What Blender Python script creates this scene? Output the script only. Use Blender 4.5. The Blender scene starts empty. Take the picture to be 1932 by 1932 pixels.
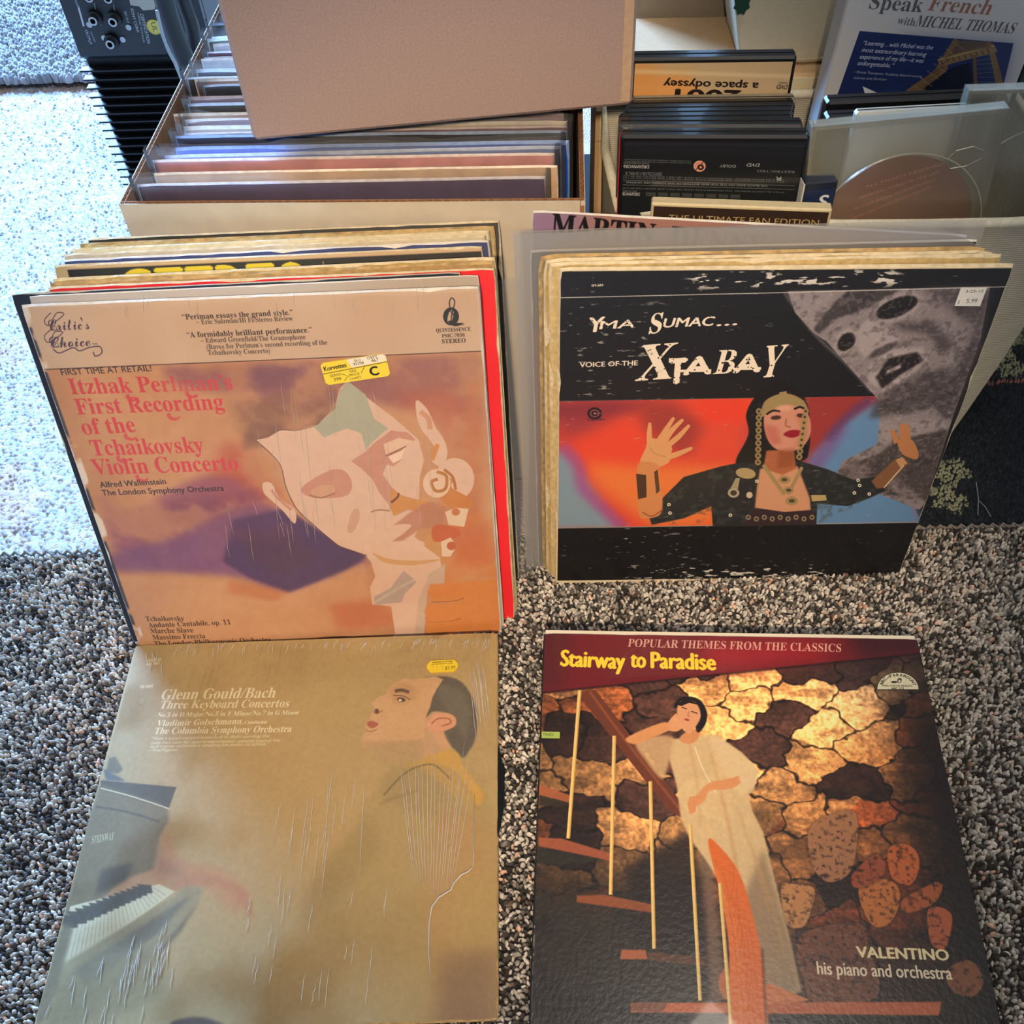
import bpy, math, random
import numpy as np
from mathutils import Matrix, Vector
random.seed(7); rng = np.random.default_rng(11)
S = bpy.context.scene; COL = S.collection

# ---------------------------------------------------------------- camera, world, lights, exposure
F_PX, CAM_H, PITCH, ROLL, PPX, PPY = 1878.7, .7219, .8982, -.029, 1031.33, 1061.7
cd = bpy.data.cameras.new('camera'); cam = bpy.data.objects.new('camera', cd); COL.objects.link(cam); S.camera = cam
_f = Vector((0, math.cos(PITCH), -math.sin(PITCH))); _r = Vector((1, 0, 0)); _u = Vector((0, math.sin(PITCH), math.cos(PITCH)))
RR = math.cos(ROLL) * _r + math.sin(ROLL) * _u; UU = -math.sin(ROLL) * _r + math.cos(ROLL) * _u
cam.matrix_world = Matrix(((RR.x, UU.x, -_f.x, 0), (RR.y, UU.y, -_f.y, 0), (RR.z, UU.z, -_f.z, CAM_H), (0, 0, 0, 1)))
cd.sensor_width = 36; cd.lens = 36 * F_PX / 1932; cd.clip_start = .01; cd.clip_end = 50
cd.shift_x = -(PPX - 966) / 1932; cd.shift_y = (PPY - 966) / 1932

S.view_settings.view_transform = 'Standard'; S.view_settings.look = 'None'
S.view_settings.gamma = 1; S.view_settings.use_curve_mapping = False; S.view_settings.exposure = 0.0
wd = bpy.data.worlds.new('room_light'); S.world = wd; wd.use_nodes = True
wd.node_tree.nodes['Background'].inputs[0].default_value = (.80, .88, 1.0, 1); wd.node_tree.nodes['Background'].inputs[1].default_value = .24

def light(name, kind, loc, target, energy, col, size=.5, size_y=None, spot=None, blend=.5):
    l = bpy.data.lights.new(name, kind); l.energy = energy; l.color = col
    if kind == 'AREA':
        l.shape = 'RECTANGLE'; l.size = size; l.size_y = size_y or size
    else:
        l.shadow_soft_size = size
    if kind == 'SPOT':
        l.spot_size = spot; l.spot_blend = blend
    o = bpy.data.objects.new(name, l); COL.objects.link(o); o.location = loc
    o.rotation_euler = (Vector(target) - Vector(loc)).to_track_quat('-Z', 'Y').to_euler()
    return o
light('window_daylight', 'AREA', (-1.50, 3.15, 1.60), (-.45, .75, 0), 490, (.27, .53, 1.0), 1.3, 1.1)
light('table_lamp', 'SPOT', (-.10, -1.05, 1.40), (-.03, .56, .14), 150, (1.0, .76, .52), .05, None, math.radians(26), .7)
light('ceiling_lamp', 'AREA', (.4, .2, 2.2), (0, .6, 0), 10, (1.0, .90, .76), .5, .5)

# ---------------------------------------------------------------- helpers
def srgb(h):
    if isinstance(h, str):
        h = h.lstrip('#'); h = [int(h[i:i + 2], 16) / 255 for i in (0, 2, 4)]
    return [c / 12.92 if c <= .04045 else ((c + .055) / 1.055) ** 2.4 for c in h]

MATS = {}
def mat(name, col, rough=.6, noise=0., nscale=200., bump=0., bscale=400., metal=0., spec=.5, trans=0., alpha=1., coat=0., col2=None, stretch=(1, 1, 1)):
    if name in MATS: return MATS[name]
    m = bpy.data.materials.new(name); m.use_nodes = True; nt = m.node_tree; b = nt.nodes['Principled BSDF']
    c = srgb(col) + [1]
    b.inputs['Base Color'].default_value = c; b.inputs['Roughness'].default_value = rough
    b.inputs['Metallic'].default_value = metal; b.inputs['Specular IOR Level'].default_value = spec
    b.inputs['Transmission Weight'].default_value = trans; b.inputs['Alpha'].default_value = alpha
    b.inputs['Coat Weight'].default_value = coat
    tc = nt.nodes.new('ShaderNodeTexCoord'); mp = nt.nodes.new('ShaderNodeMapping'); mp.inputs['Scale'].default_value = stretch
    nt.links.new(tc.outputs['Object'], mp.inputs['Vector'])
    if noise > 0 or col2:
        n = nt.nodes.new('ShaderNodeTexNoise'); n.inputs['Scale'].default_value = nscale; n.inputs['Detail'].default_value = 5
        nt.links.new(mp.outputs['Vector'], n.inputs['Vector'])
        r = nt.nodes.new('ShaderNodeValToRGB')
        a = [max(0, v * (1 - noise)) for v in c[:3]]; z = [min(1, v * (1 + noise)) for v in c[:3]] if not col2 else srgb(col2)
        r.color_ramp.elements[0].position = .32; r.color_ramp.elements[1].position = .68
        r.color_ramp.elements[0].color = (*a, 1); r.color_ramp.elements[1].color = (*z, 1)
        nt.links.new(n.outputs['Fac'], r.inputs['Fac']); nt.links.new(r.outputs['Color'], b.inputs['Base Color'])
    if bump > 0:
        n = nt.nodes.new('ShaderNodeTexNoise'); n.inputs['Scale'].default_value = bscale; n.inputs['Detail'].default_value = 3
        nt.links.new(mp.outputs['Vector'], n.inputs['Vector'])
        bp = nt.nodes.new('ShaderNodeBump'); bp.inputs['Strength'].default_value = bump; bp.inputs['Distance'].default_value = .001
        nt.links.new(n.outputs['Fac'], bp.inputs['Height']); nt.links.new(bp.outputs['Normal'], b.inputs['Normal'])
    MATS[name] = m; return m

def film(name, tint='#ffffff', haze=.10, rough=.12, bump=.5, stretch=(1, 1, 1), bscale=60., refl=1.45, patch=0.):
    """thin plastic: clear with a fresnel sheen, a little milky haze and wrinkles"""
    if name in MATS: return MATS[name]
    m = bpy.data.materials.new(name); m.use_nodes = True; nt = m.node_tree; nt.nodes.clear()
    out = nt.nodes.new('ShaderNodeOutputMaterial'); tr = nt.nodes.new('ShaderNodeBsdfTransparent'); gl = nt.nodes.new('ShaderNodeBsdfGlossy')
    df = nt.nodes.new('ShaderNodeBsdfDiffuse'); fr = nt.nodes.new('ShaderNodeFresnel'); m1 = nt.nodes.new('ShaderNodeMixShader'); m2 = nt.nodes.new('ShaderNodeMixShader')
    fr.inputs['IOR'].default_value = refl; gl.inputs['Roughness'].default_value = rough
    df.inputs['Color'].default_value = srgb(tint) + [1]; m1.inputs[0].default_value = haze
    tc = nt.nodes.new('ShaderNodeTexCoord'); mp = nt.nodes.new('ShaderNodeMapping'); mp.inputs['Scale'].default_value = stretch
    n = nt.nodes.new('ShaderNodeTexNoise'); n.inputs['Scale'].default_value = bscale; n.inputs['Detail'].default_value = 3
    bp = nt.nodes.new('ShaderNodeBump'); bp.inputs['Strength'].default_value = bump; bp.inputs['Distance'].default_value = .002
    L = nt.links.new
    L(tc.outputs['Object'], mp.inputs['Vector']); L(mp.outputs['Vector'], n.inputs['Vector']); L(n.outputs['Fac'], bp.inputs['Height'])
    L(bp.outputs['Normal'], gl.inputs['Normal']); L(bp.outputs['Normal'], fr.inputs['Normal']); L(bp.outputs['Normal'], df.inputs['Normal'])
    L(tr.outputs[0], m1.inputs[1]); L(df.outputs[0], m1.inputs[2]); L(m1.outputs[0], m2.inputs[1]); L(gl.outputs[0], m2.inputs[2])
    if patch:
        n2 = nt.nodes.new('ShaderNodeTexNoise'); n2.inputs['Scale'].default_value = patch; n2.inputs['Detail'].default_value = 2; rp = nt.nodes.new('ShaderNodeMapRange'); rp.inputs[1].default_value = .50; rp.inputs[2].default_value = .66; rp.inputs[3].default_value = .12
        ml = nt.nodes.new('ShaderNodeMath'); ml.operation = 'MULTIPLY'; L(tc.outputs['Object'], n2.inputs['Vector']); L(n2.outputs['Fac'], rp.inputs[0]); L(rp.outputs[0], ml.inputs[0]); L(fr.outputs[0], ml.inputs[1]); L(ml.outputs[0], m2.inputs[0])
    else: L(fr.outputs[0], m2.inputs[0])
    L(m2.outputs[0], out.inputs['Surface'])
    MATS[name] = m; return m

def tag(o, label=None, cat=None, group=None, kind=None):
    if label: o['label'] = label
    if cat: o['category'] = cat
    if group: o['group'] = group
    if kind: o['kind'] = kind
    return o

class MB:
    """collects verts / faces with material slots"""
    def __init__(s): s.v = []; s.f = []; s.m = []; s.uv = None
    def add(s, vs, fs, mi=0):
        k = len(s.v); s.v += [tuple(map(float, p)) for p in vs]
        for f in fs: s.f.append([k + i for i in f]); s.m.append(mi)
        return s
    def box(s, x0, x1, y0, y1, z0, z1, mi=0, bev=0.):
        if bev <= 0:
            vs = [(x, y, z) for z in (z0, z1) for y in (y0, y1) for x in (x0, x1)]
            return s.add(vs, [(0, 2, 3, 1), (4, 5, 7, 6), (0, 1, 5, 4), (2, 6, 7, 3), (0, 4, 6, 2), (1, 3, 7, 5)], mi)
        b = bev; ring = lambda i, z: [(x0 + i, y0 + b), (x0 + b, y0 + i), (x1 - b, y0 + i), (x1 - i, y0 + b), (x1 - i, y1 - b), (x1 - b, y1 - i), (x0 + b, y1 - i), (x0 + i, y1 - b)]
        R = [(b * .9, z0), (0, z0 + b), (0, z1 - b), (b * .9, z1)]
        vs = []
        for i, z in R: vs += [(x, y, z) for x, y in ring(i, z)]
        fs = [tuple(range(7, -1, -1)), tuple(range(24, 32))]
        for r in range(3):
            for j in range(8): a = r * 8 + j; c = r * 8 + (j + 1) % 8; fs.append((a, c, c + 8, a + 8))
        return s.add(vs, fs, mi)
    def tube(s, pts, r, n=8, mi=0, cap=True):
        pts = [Vector(p) for p in pts]; rr = r if isinstance(r, (list, tuple)) else [r] * len(pts); vs = []; fs = []
        up = Vector((.13, .31, .94))
        for i, p in enumerate(pts):
            d = (pts[min(i + 1, len(pts) - 1)] - pts[max(i - 1, 0)]).normalized(); a = d.cross(up).normalized(); b = d.cross(a)
            for j in range(n):
                t = 2 * math.pi * j / n; vs.append(p + rr[i] * (math.cos(t) * a + math.sin(t) * b))
        for i in range(len(pts) - 1):
            for j in range(n): k = i * n; q = (j + 1) % n; fs.append((k + j, k + q, k + q + n, k + j + n))
        if cap: fs.append(tuple(range(n - 1, -1, -1))); k = (len(pts) - 1) * n; fs.append(tuple(range(k, k + n)))
        return s.add(vs, fs, mi)
    def disc(s, c, ax, r0, r1, h, n=40, mi=0):
        """annulus ring of height h along axis ax, centre c"""
        c = Vector(c); ax = Vector(ax).normalized(); a = ax.orthogonal().normalized(); b = ax.cross(a); vs = []
        for r, z in ((r0, 0), (r1, 0), (r1, h), (r0, h)):
            for j in range(n): t = 2 * math.pi * j / n; vs.append(c + r * (math.cos(t) * a + math.sin(t) * b) + ax * z)
        fs = [(k * n + j, k * n + (j + 1) % n, ((k + 1) % 4) * n + (j + 1) % n, ((k + 1) % 4) * n + j) for k in range(4) for j in range(n)]
        return s.add(vs, fs, mi)
    def build(s, name, mats, parent=None, M=None, smooth=False, uvf=None):
        me = bpy.data.meshes.new(name); me.from_pydata(s.v, [], s.f)
        for m in (mats if isinstance(mats, (list, tuple)) else [mats]): me.materials.append(m)
        me.polygons.foreach_set('material_index', s.m)
        if smooth: me.polygons.foreach_set('use_smooth', [True] * len(s.f))
        if uvf:
            uv = me.uv_layers.new(name='print'); d = []
            for l in me.loops: d += uvf(me.vertices[l.vertex_index].co)
            uv.data.foreach_set('uv', d)
        me.update()
        o = bpy.data.objects.new(name, me); COL.objects.link(o)
        if M is not None and parent is None: o.matrix_world = M
        if parent is not None:
            o.parent = parent
            if M is not None: o.matrix_local = M
        return o

def empty(name, M=None, label=None, cat=None, group=None):
    o = bpy.data.objects.new(name, None); COL.objects.link(o); o.empty_display_size = .02
    if M is not None: o.matrix_world = M
    return tag(o, label, cat, group)

def frame(o, ex, up):
    """matrix: local x = right, z = up the sheet, y = away from its face"""
    ex = Vector(ex).normalized(); up = Vector(up).normalized(); y = up.cross(ex); o = Vector(o)
    return Matrix(((ex.x, y.x, up.x, o.x), (ex.y, y.y, up.y, o.y), (ex.z, y.z, up.z, o.z), (0, 0, 0, 1)))
def standing(x, y, z, yaw, lean, tw=0.):
    c, s = math.cos(yaw), math.sin(yaw); ex = Vector((c, s, 0)); n = Vector((-s, c, 0)); up = Vector((0, 0, math.cos(lean))) + n * math.sin(lean)
    return frame((x, y, z), ex * math.cos(tw) + up * math.sin(tw), up * math.cos(tw) - ex * math.sin(tw))
def lying(x, y, yaw, tilt, z0, size):
    """x, y: the far left corner"""
    c, s = math.cos(yaw), math.sin(yaw); ex = Vector((c, s, 0)); dn = Vector((s * math.cos(tilt), -c * math.cos(tilt), -math.sin(tilt)))
    return frame(Vector((x, y, z0 + size * math.sin(tilt))) + dn * size, ex, -dn)

def ray(x, y):
    """direction in which the place at (x, y) of the photograph was measured"""
    return _f + (x - PPX) / F_PX * RR - (y - PPY) / F_PX * UU
def on_z(x, y, z=0.):
    d = ray(x, y); return Vector((0, 0, CAM_H)) + d * ((z - CAM_H) / d.z)
def on_y(x, y, Y):
    d = ray(x, y); return Vector((0, 0, CAM_H)) + d * (Y / d.y)
def seen(p):
    d = Vector(p) - Vector((0, 0, CAM_H)); z = d.dot(_f); return (PPX + F_PX * d.dot(RR) / z, PPY - F_PX * d.dot(UU) / z)

# ---------------------------------------------------------------- printing: flat artwork painted as pixels by code
def homog(src, dst):
    A = []
    for (x, y), (u, v) in zip(src, dst):
        A.append([x, y, 1, 0, 0, 0, -u * x, -u * y, -u]); A.append([0, 0, 0, x, y, 1, -v * x, -v * y, -v])
    return np.linalg.svd(np.array(A, float))[2][-1].reshape(3, 3)

def raster(segs, ny, nx, ss=3):
    """coverage of closed contours given as directed edges (x0,y0,x1,y1); returns mask and offset"""
    x0, y0, x1, y1 = segs.T
    bx0 = max(0, int(min(x0.min(), x1.min())) - 1); bx1 = min(nx, int(max(x0.max(), x1.max())) + 3)
    by0 = max(0, int(min(y0.min(), y1.min())) - 1); by1 = min(ny, int(max(y0.max(), y1.max())) + 2)
    if bx1 <= bx0 or by1 <= by0: return None
    w, h = bx1 - bx0, by1 - by0
    sw = y0 > y1; sgn = np.where(sw, -1., 1.); ya = np.where(sw, y1, y0); yb = np.where(sw, y0, y1); xa = np.where(sw, x1, x0); xb = np.where(sw, x0, x1)
    ra = np.clip(np.ceil((ya - by0) * ss - .5), 0, h * ss).astype(int); rb = np.clip(np.ceil((yb - by0) * ss - .5), 0, h * ss).astype(int)
    cnt = rb - ra; k = cnt > 0
    if not k.any(): return None
    ya, yb, xa, xb, ra, cnt, sgn = ya[k], yb[k], xa[k], xb[k], ra[k], cnt[k], sgn[k]
    idx = np.repeat(np.arange(len(cnt)), cnt); off = np.arange(cnt.sum()) - np.repeat(np.cumsum(cnt) - cnt, cnt)
    row = ra[idx] + off; yy = (row + .5) / ss + by0
    xx = np.clip(xa[idx] + (yy - ya[idx]) / (yb[idx] - ya[idx]) * (xb[idx] - xa[idx]) - bx0, 0, w - .001)
    sg = sgn[idx]; i = xx.astype(int); fr = xx - i; W = w + 2
    acc = np.bincount(row * W + i, sg * (1 - fr), h * ss * W) + np.bincount(row * W + i + 1, sg * fr, h * ss * W)
    m = np.clip(np.abs(np.cumsum(acc.reshape(h * ss, W), 1)[:, :w]), 0, 1).reshape(h, ss, w).mean(1)
    return m, by0, bx0

def boxblur(a, r):
    r = int(r)
    if r < 1: return a
    k = 2 * r + 1; a = a.astype(np.float32)
    for ax in (0, 1):
        for _ in range(3):
            p = [(0, 0), (0, 0)]; p[ax] = (r + 1, r); c = np.cumsum(np.pad(a, p, mode='edge'), ax, dtype=np.float64); n = a.shape[ax]
            a = ((c[k:k + n] - c[:n]) if ax == 0 else (c[:, k:k + n] - c[:, :n])) / k
    return a

def vnoise(n, cells, seed=0, m=None, stretch=(1, 1)):
    g = np.random.default_rng(seed); m = m or n; cy, cx = int(max(2, cells * stretch[1])), int(max(2, cells * stretch[0])); G = g.random((cy + 2, cx + 2))
    G = G.astype(np.float32); y = np.linspace(0, cy, n, endpoint=False); x = np.linspace(0, cx, m, endpoint=False); iy = y.astype(int); ix = x.astype(int)
    fy = y - iy; fx = x - ix; fy = (fy * fy * (3 - 2 * fy)).astype(np.float32)[:, None]; fx = (fx * fx * (3 - 2 * fx)).astype(np.float32)[None]
    H = G[:, ix] * (1 - fx) + G[:, ix + 1] * fx; return H[iy] * (1 - fy) + H[iy + 1] * fy
def fbm(n, cells, seed=0, oct=4, m=None, stretch=(1, 1)):
    return sum(vnoise(n, cells * 2 ** i, seed + i, m, stretch) * .5 ** i for i in range(oct)) / sum(.5 ** i for i in range(oct))

def spline(P, n=6):
    P = np.array(P, float); N = len(P); out = []
    for i in range(N):
        a, b, c, d = P[i - 1], P[i], P[(i + 1) % N], P[(i + 2) % N]
        for t in np.arange(n) / n: out.append(.5 * (2 * b + (c - a) * t + (2 * a - 5 * b + 4 * c - d) * t * t + (3 * b - a - 3 * c + d) * t ** 3))
    return np.array(out)
def ospline(P, n=8):
    P = [P[0]] + list(P) + [P[-1]]; P = np.array(P, float); out = []
    for i in range(1, len(P) - 2):
        a, b, c, d = P[i - 1], P[i], P[i + 1], P[i + 2]
        for t in np.arange(n) / n: out.append(.5 * (2 * b + (c - a) * t + (2 * a - 5 * b + 4 * c - d) * t * t + (3 * b - a - 3 * c + d) * t ** 3))
    out.append(P[-1]); return np.array(out)

# the serif, italic, script and bold faces come from the letter-like mathematical alphabets of the built-in font
FACES = {'sans': None, 'serif': (0x1D400, 0x1D41A, 0x1D7CE), 'script': (0x1D4D0, 0x1D4EA, None)}
ALIAS = {'bold': ('sans', .030, 0), 'sansbi': ('sans', .030, .2), 'sansi': ('sans', 0, .2), 'bolditalic': ('serif', 0, .22), 'mono': ('sans', 0, 0)}
_txt = {}
def letters(s, face='sans'):
    """boundary edges of a line of text, cap height about 1, starting at x = 0"""
    key = (s, face)
    if key in _txt: return _txt[key]
    t = ''; F = FACES[face]
    for c in s:
        if F and 'A' <= c <= 'Z': t += chr(F[0] + ord(c) - 65)
        elif F and 'a' <= c <= 'z': t += chr(F[1] + ord(c) - 97)
        elif F and F[2] and c.isdigit() and c.isascii(): t += chr(F[2] + ord(c) - 48)
        else: t += c
    cu = bpy.data.curves.new('t', 'FONT'); cu.body = t; cu.resolution_u = 3
    o = bpy.data.objects.new('t', cu); COL.objects.link(o); bpy.context.view_layer.update()
    dg = bpy.context.evaluated_depsgraph_get(); me = o.evaluated_get(dg).to_mesh()
    n = len(me.vertices); co = np.zeros(n * 3); me.vertices.foreach_get('co', co); co = co.reshape(-1, 3)[:, :2]
    net = {}
    for p in me.polygons:
        vs = list(p.vertices)
        (x0, y0), (x1, y1), (x2, y2) = co[vs[0]], co[vs[1]], co[vs[2]]
        if len(vs) == 3 and (x1 - x0) * (y2 - y0) - (x2 - x0) * (y1 - y0) < 0: vs = vs[::-1]
        for a, b in zip(vs, vs[1:] + vs[:1]):
            if a < b: net[a, b] = net.get((a, b), 0) + 1
            else: net[b, a] = net.get((b, a), 0) - 1
    ed = [((a, b) if v > 0 else (b, a)) for (a, b), v in net.items() for _ in range(abs(v))]
    e = np.array(sorted(ed)); o.evaluated_get(dg).to_mesh_clear()
    bpy.data.objects.remove(o); bpy.data.curves.remove(cu)
    seg = np.concatenate([co[e[:, 0]], co[e[:, 1]]], 1) if len(e) else np.zeros((0, 4))
    if len(seg): seg[:, [0, 2]] -= seg[:, [0, 2]].min(); seg /= .69
    _txt[key] = seg; return seg

class Art:
    def __init__(s, n, H, base, m=None):
        s.n = n; s.m = m or n; s.H = H; s.a = np.ones((s.n, s.m, 3), np.float32) * np.array(s.c(base), np.float32)
    def c(s, h):
        if isinstance(h, str): h = h.lstrip('#'); return [int(h[i:i + 2], 16) / 255 for i in (0, 2, 4)]
        return h
    def t(s, P):
        P = np.atleast_2d(np.array(P, float)); q = np.c_[P, np.ones(len(P))] @ s.H.T; return q[:, :2] / q[:, 2:]
    def comp(s, R, col, a=1., blur=0, noise=None):
        if R is None: return
        m, y, x = R
        if blur:
            p = int(blur * 3) + 1; Y0 = max(0, y - p); X0 = max(0, x - p); Y1 = min(s.n, y + m.shape[0] + p); X1 = min(s.m, x + m.shape[1] + p)
            M = np.zeros((Y1 - Y0, X1 - X0)); M[y - Y0:y - Y0 + m.shape[0], x - X0:x - X0 + m.shape[1]] = m; m = boxblur(M, blur); y, x = Y0, X0
        if noise is not None: m = m * np.clip(noise[y:y + m.shape[0], x:x + m.shape[1]], 0, 1)
        A = (m * a)[..., None].astype(np.float32); v = s.a[y:y + m.shape[0], x:x + m.shape[1]]; v += A * (np.array(s.c(col), np.float32) - v)
    def poly(s, P, col, a=1., blur=0, sp=False, noise=None, raw=False):
        P = np.array(P, float)
        if sp: P = spline(P)
        if not raw: P = s.t(P)
        Q = np.roll(P, -1, 0); s.comp(raster(np.c_[P, Q], s.n, s.m), col, a, blur, noise)
    def ell(s, x, y, rx, ry, col, a=1., blur=0, rot=0., noise=None):
        t = np.linspace(0, 2 * math.pi, 28, endpoint=False); c, q = math.cos(math.radians(rot)), math.sin(math.radians(rot))
        X, Y = rx * np.cos(t), ry * np.sin(t); s.poly(np.c_[x + X * c - Y * q, y + X * q + Y * c], col, a, blur, noise=noise)
    def line(s, P, w, col, a=1., blur=0, sp=True, taper=False, noise=None):
        P = ospline(P) if sp and len(P) > 2 else np.array(P, float)
        d = np.gradient(P, axis=0); d /= np.hypot(*d.T)[:, None] + 1e-9; nn = np.c_[-d[:, 1], d[:, 0]]; k = np.ones(len(P)) * (w[0] if isinstance(w, (list, tuple)) else w) / 2
        if taper: k = k * np.sin(np.linspace(.12, math.pi - .12, len(P)))
        if isinstance(w, (list, tuple)): k = np.interp(np.linspace(0, 1, len(P)), np.linspace(0, 1, len(w)), w) / 2
        s.poly(np.r_[P + nn * k[:, None], (P - nn * k[:, None])[::-1]], col, a, blur, noise=noise)
    def text(s, T, p0, p1, h, col, face='sans', weight=0., slant=0., a=1., blur=0, noise=None, path=None):
        if face in ALIAS: face, w_, s_ = ALIAS[face]; weight += w_; slant += s_
        g = letters(T, face)
        if not len(g): return
        if weight < 0: a *= 1 + weight * 14
        q0, q1 = s.t([p0])[0], s.t([p1])[0]; up = s.t([(p0[0], p0[1] - h)])[0] - q0
        d = q1 - q0; L = np.hypot(*d); d = d / L; n = np.array([d[1], -d[0]])
        if n @ up < 0: n = -n
        hh = np.hypot(*up); W = max(g[:, 0].max(), g[:, 2].max()); k = L / W; M = None
        for ox, oy in ([(0, 0)] if weight <= 0 else [(-1, 0), (1, 0), (0, .6), (0, -.6), (0, 0)]):
            ox, oy = ox * weight * 1.3 * hh, oy * weight * 1.3 * hh
            def f(x, y): return q0[None] + np.outer(x * k + slant * y * hh + ox, d) + np.outer(y * hh + oy, n)
            R = raster(np.c_[f(g[:, 0], g[:, 1]), f(g[:, 2], g[:, 3])], s.n, s.m, 4)
            if R is None: continue
            if M is None: pad = int(weight * hh * 3) + 3; y0 = max(0, R[1] - pad); x0 = max(0, R[2] - pad); M = np.zeros((min(s.n, R[1] + R[0].shape[0] + pad) - y0, min(s.m, R[2] + R[0].shape[1] + pad) - x0))
            m, y, x = R; ya, xa = max(0, y - y0), max(0, x - x0); v = M[ya:ya + m.shape[0], xa:xa + m.shape[1]]; np.maximum(v, m[y0 + ya - y:, x0 + xa - x:][:v.shape[0], :v.shape[1]], out=v)
        if M is not None: s.comp((M, y0, x0), col, a, blur, noise)
    def grain(s, amp, seed=3):
        s.a += (np.random.default_rng(seed).random((s.n, s.m, 1)).astype(np.float32) - .5) * amp
    def image(s, name, gain=(1, 1, 1)):
        im = bpy.data.images.new(name, s.m, s.n); px = np.ones((s.n, s.m, 4), np.float32); px[..., :3] = np.clip(s.a * np.array(gain, np.float32), 0, 1)[::-1]
        im.pixels.foreach_set(px.ravel()); im.update(); im.pack(); return im

def printed(name, art, rough=.45, coat=0., bump=.15, bscale=900, gain=(1, 1, 1), spec=.5):
    im = art.image(name, gain); m = bpy.data.materials.new(name); m.use_nodes = True; nt = m.node_tree; b = nt.nodes['Principled BSDF']
    t = nt.nodes.new('ShaderNodeTexImage'); t.image = im; nt.links.new(t.outputs['Color'], b.inputs['Base Color'])
    b.inputs['Roughness'].default_value = rough; b.inputs['Coat Weight'].default_value = coat; b.inputs['Specular IOR Level'].default_value = spec
    if bump:
        tc = nt.nodes.new('ShaderNodeTexCoord'); n = nt.nodes.new('ShaderNodeTexNoise'); n.inputs['Scale'].default_value = bscale; bp = nt.nodes.new('ShaderNodeBump')
        bp.inputs['Strength'].default_value = bump; bp.inputs['Distance'].default_value = .0006
        nt.links.new(tc.outputs['Object'], n.inputs['Vector']); nt.links.new(n.outputs['Fac'], bp.inputs['Height']); nt.links.new(bp.outputs['Normal'], b.inputs['Normal'])
    return m

def art_on(M, w, h, n, base):
    """an Art whose drawing coordinates are the measured ones of a sheet w x h standing at M"""
    c = [seen(M @ Vector(p)) for p in ((0, 0, h), (w, 0, h), (w, 0, 0), (0, 0, 0))]; m = int(n * w / h)
    return Art(n, homog(c, [(0, 0), (m, 0), (m, n), (0, n)]), base, m)
GAIN_V = (.95, .95, .97); GAIN_B = (1, 1, 1); GAIN_P = (.95, .96, .94); GAIN_S = (1.02, 1, 1)
# ---------------------------------------------------------------- the four front covers
LP = .314
M_VIOLIN = standing(-.3560, .4894, 0, .0346, .2669, -.0096)
M_BLACK = standing(.0078, .5508, 0, .0048, .1002, -.0247)
M_PIANO = lying(-.3587, .4904, .0077, .0099, .0045, LP)
M_STAIR = lying(-.0034, .4824, -.0542, .0480, .0045, LP)

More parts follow.
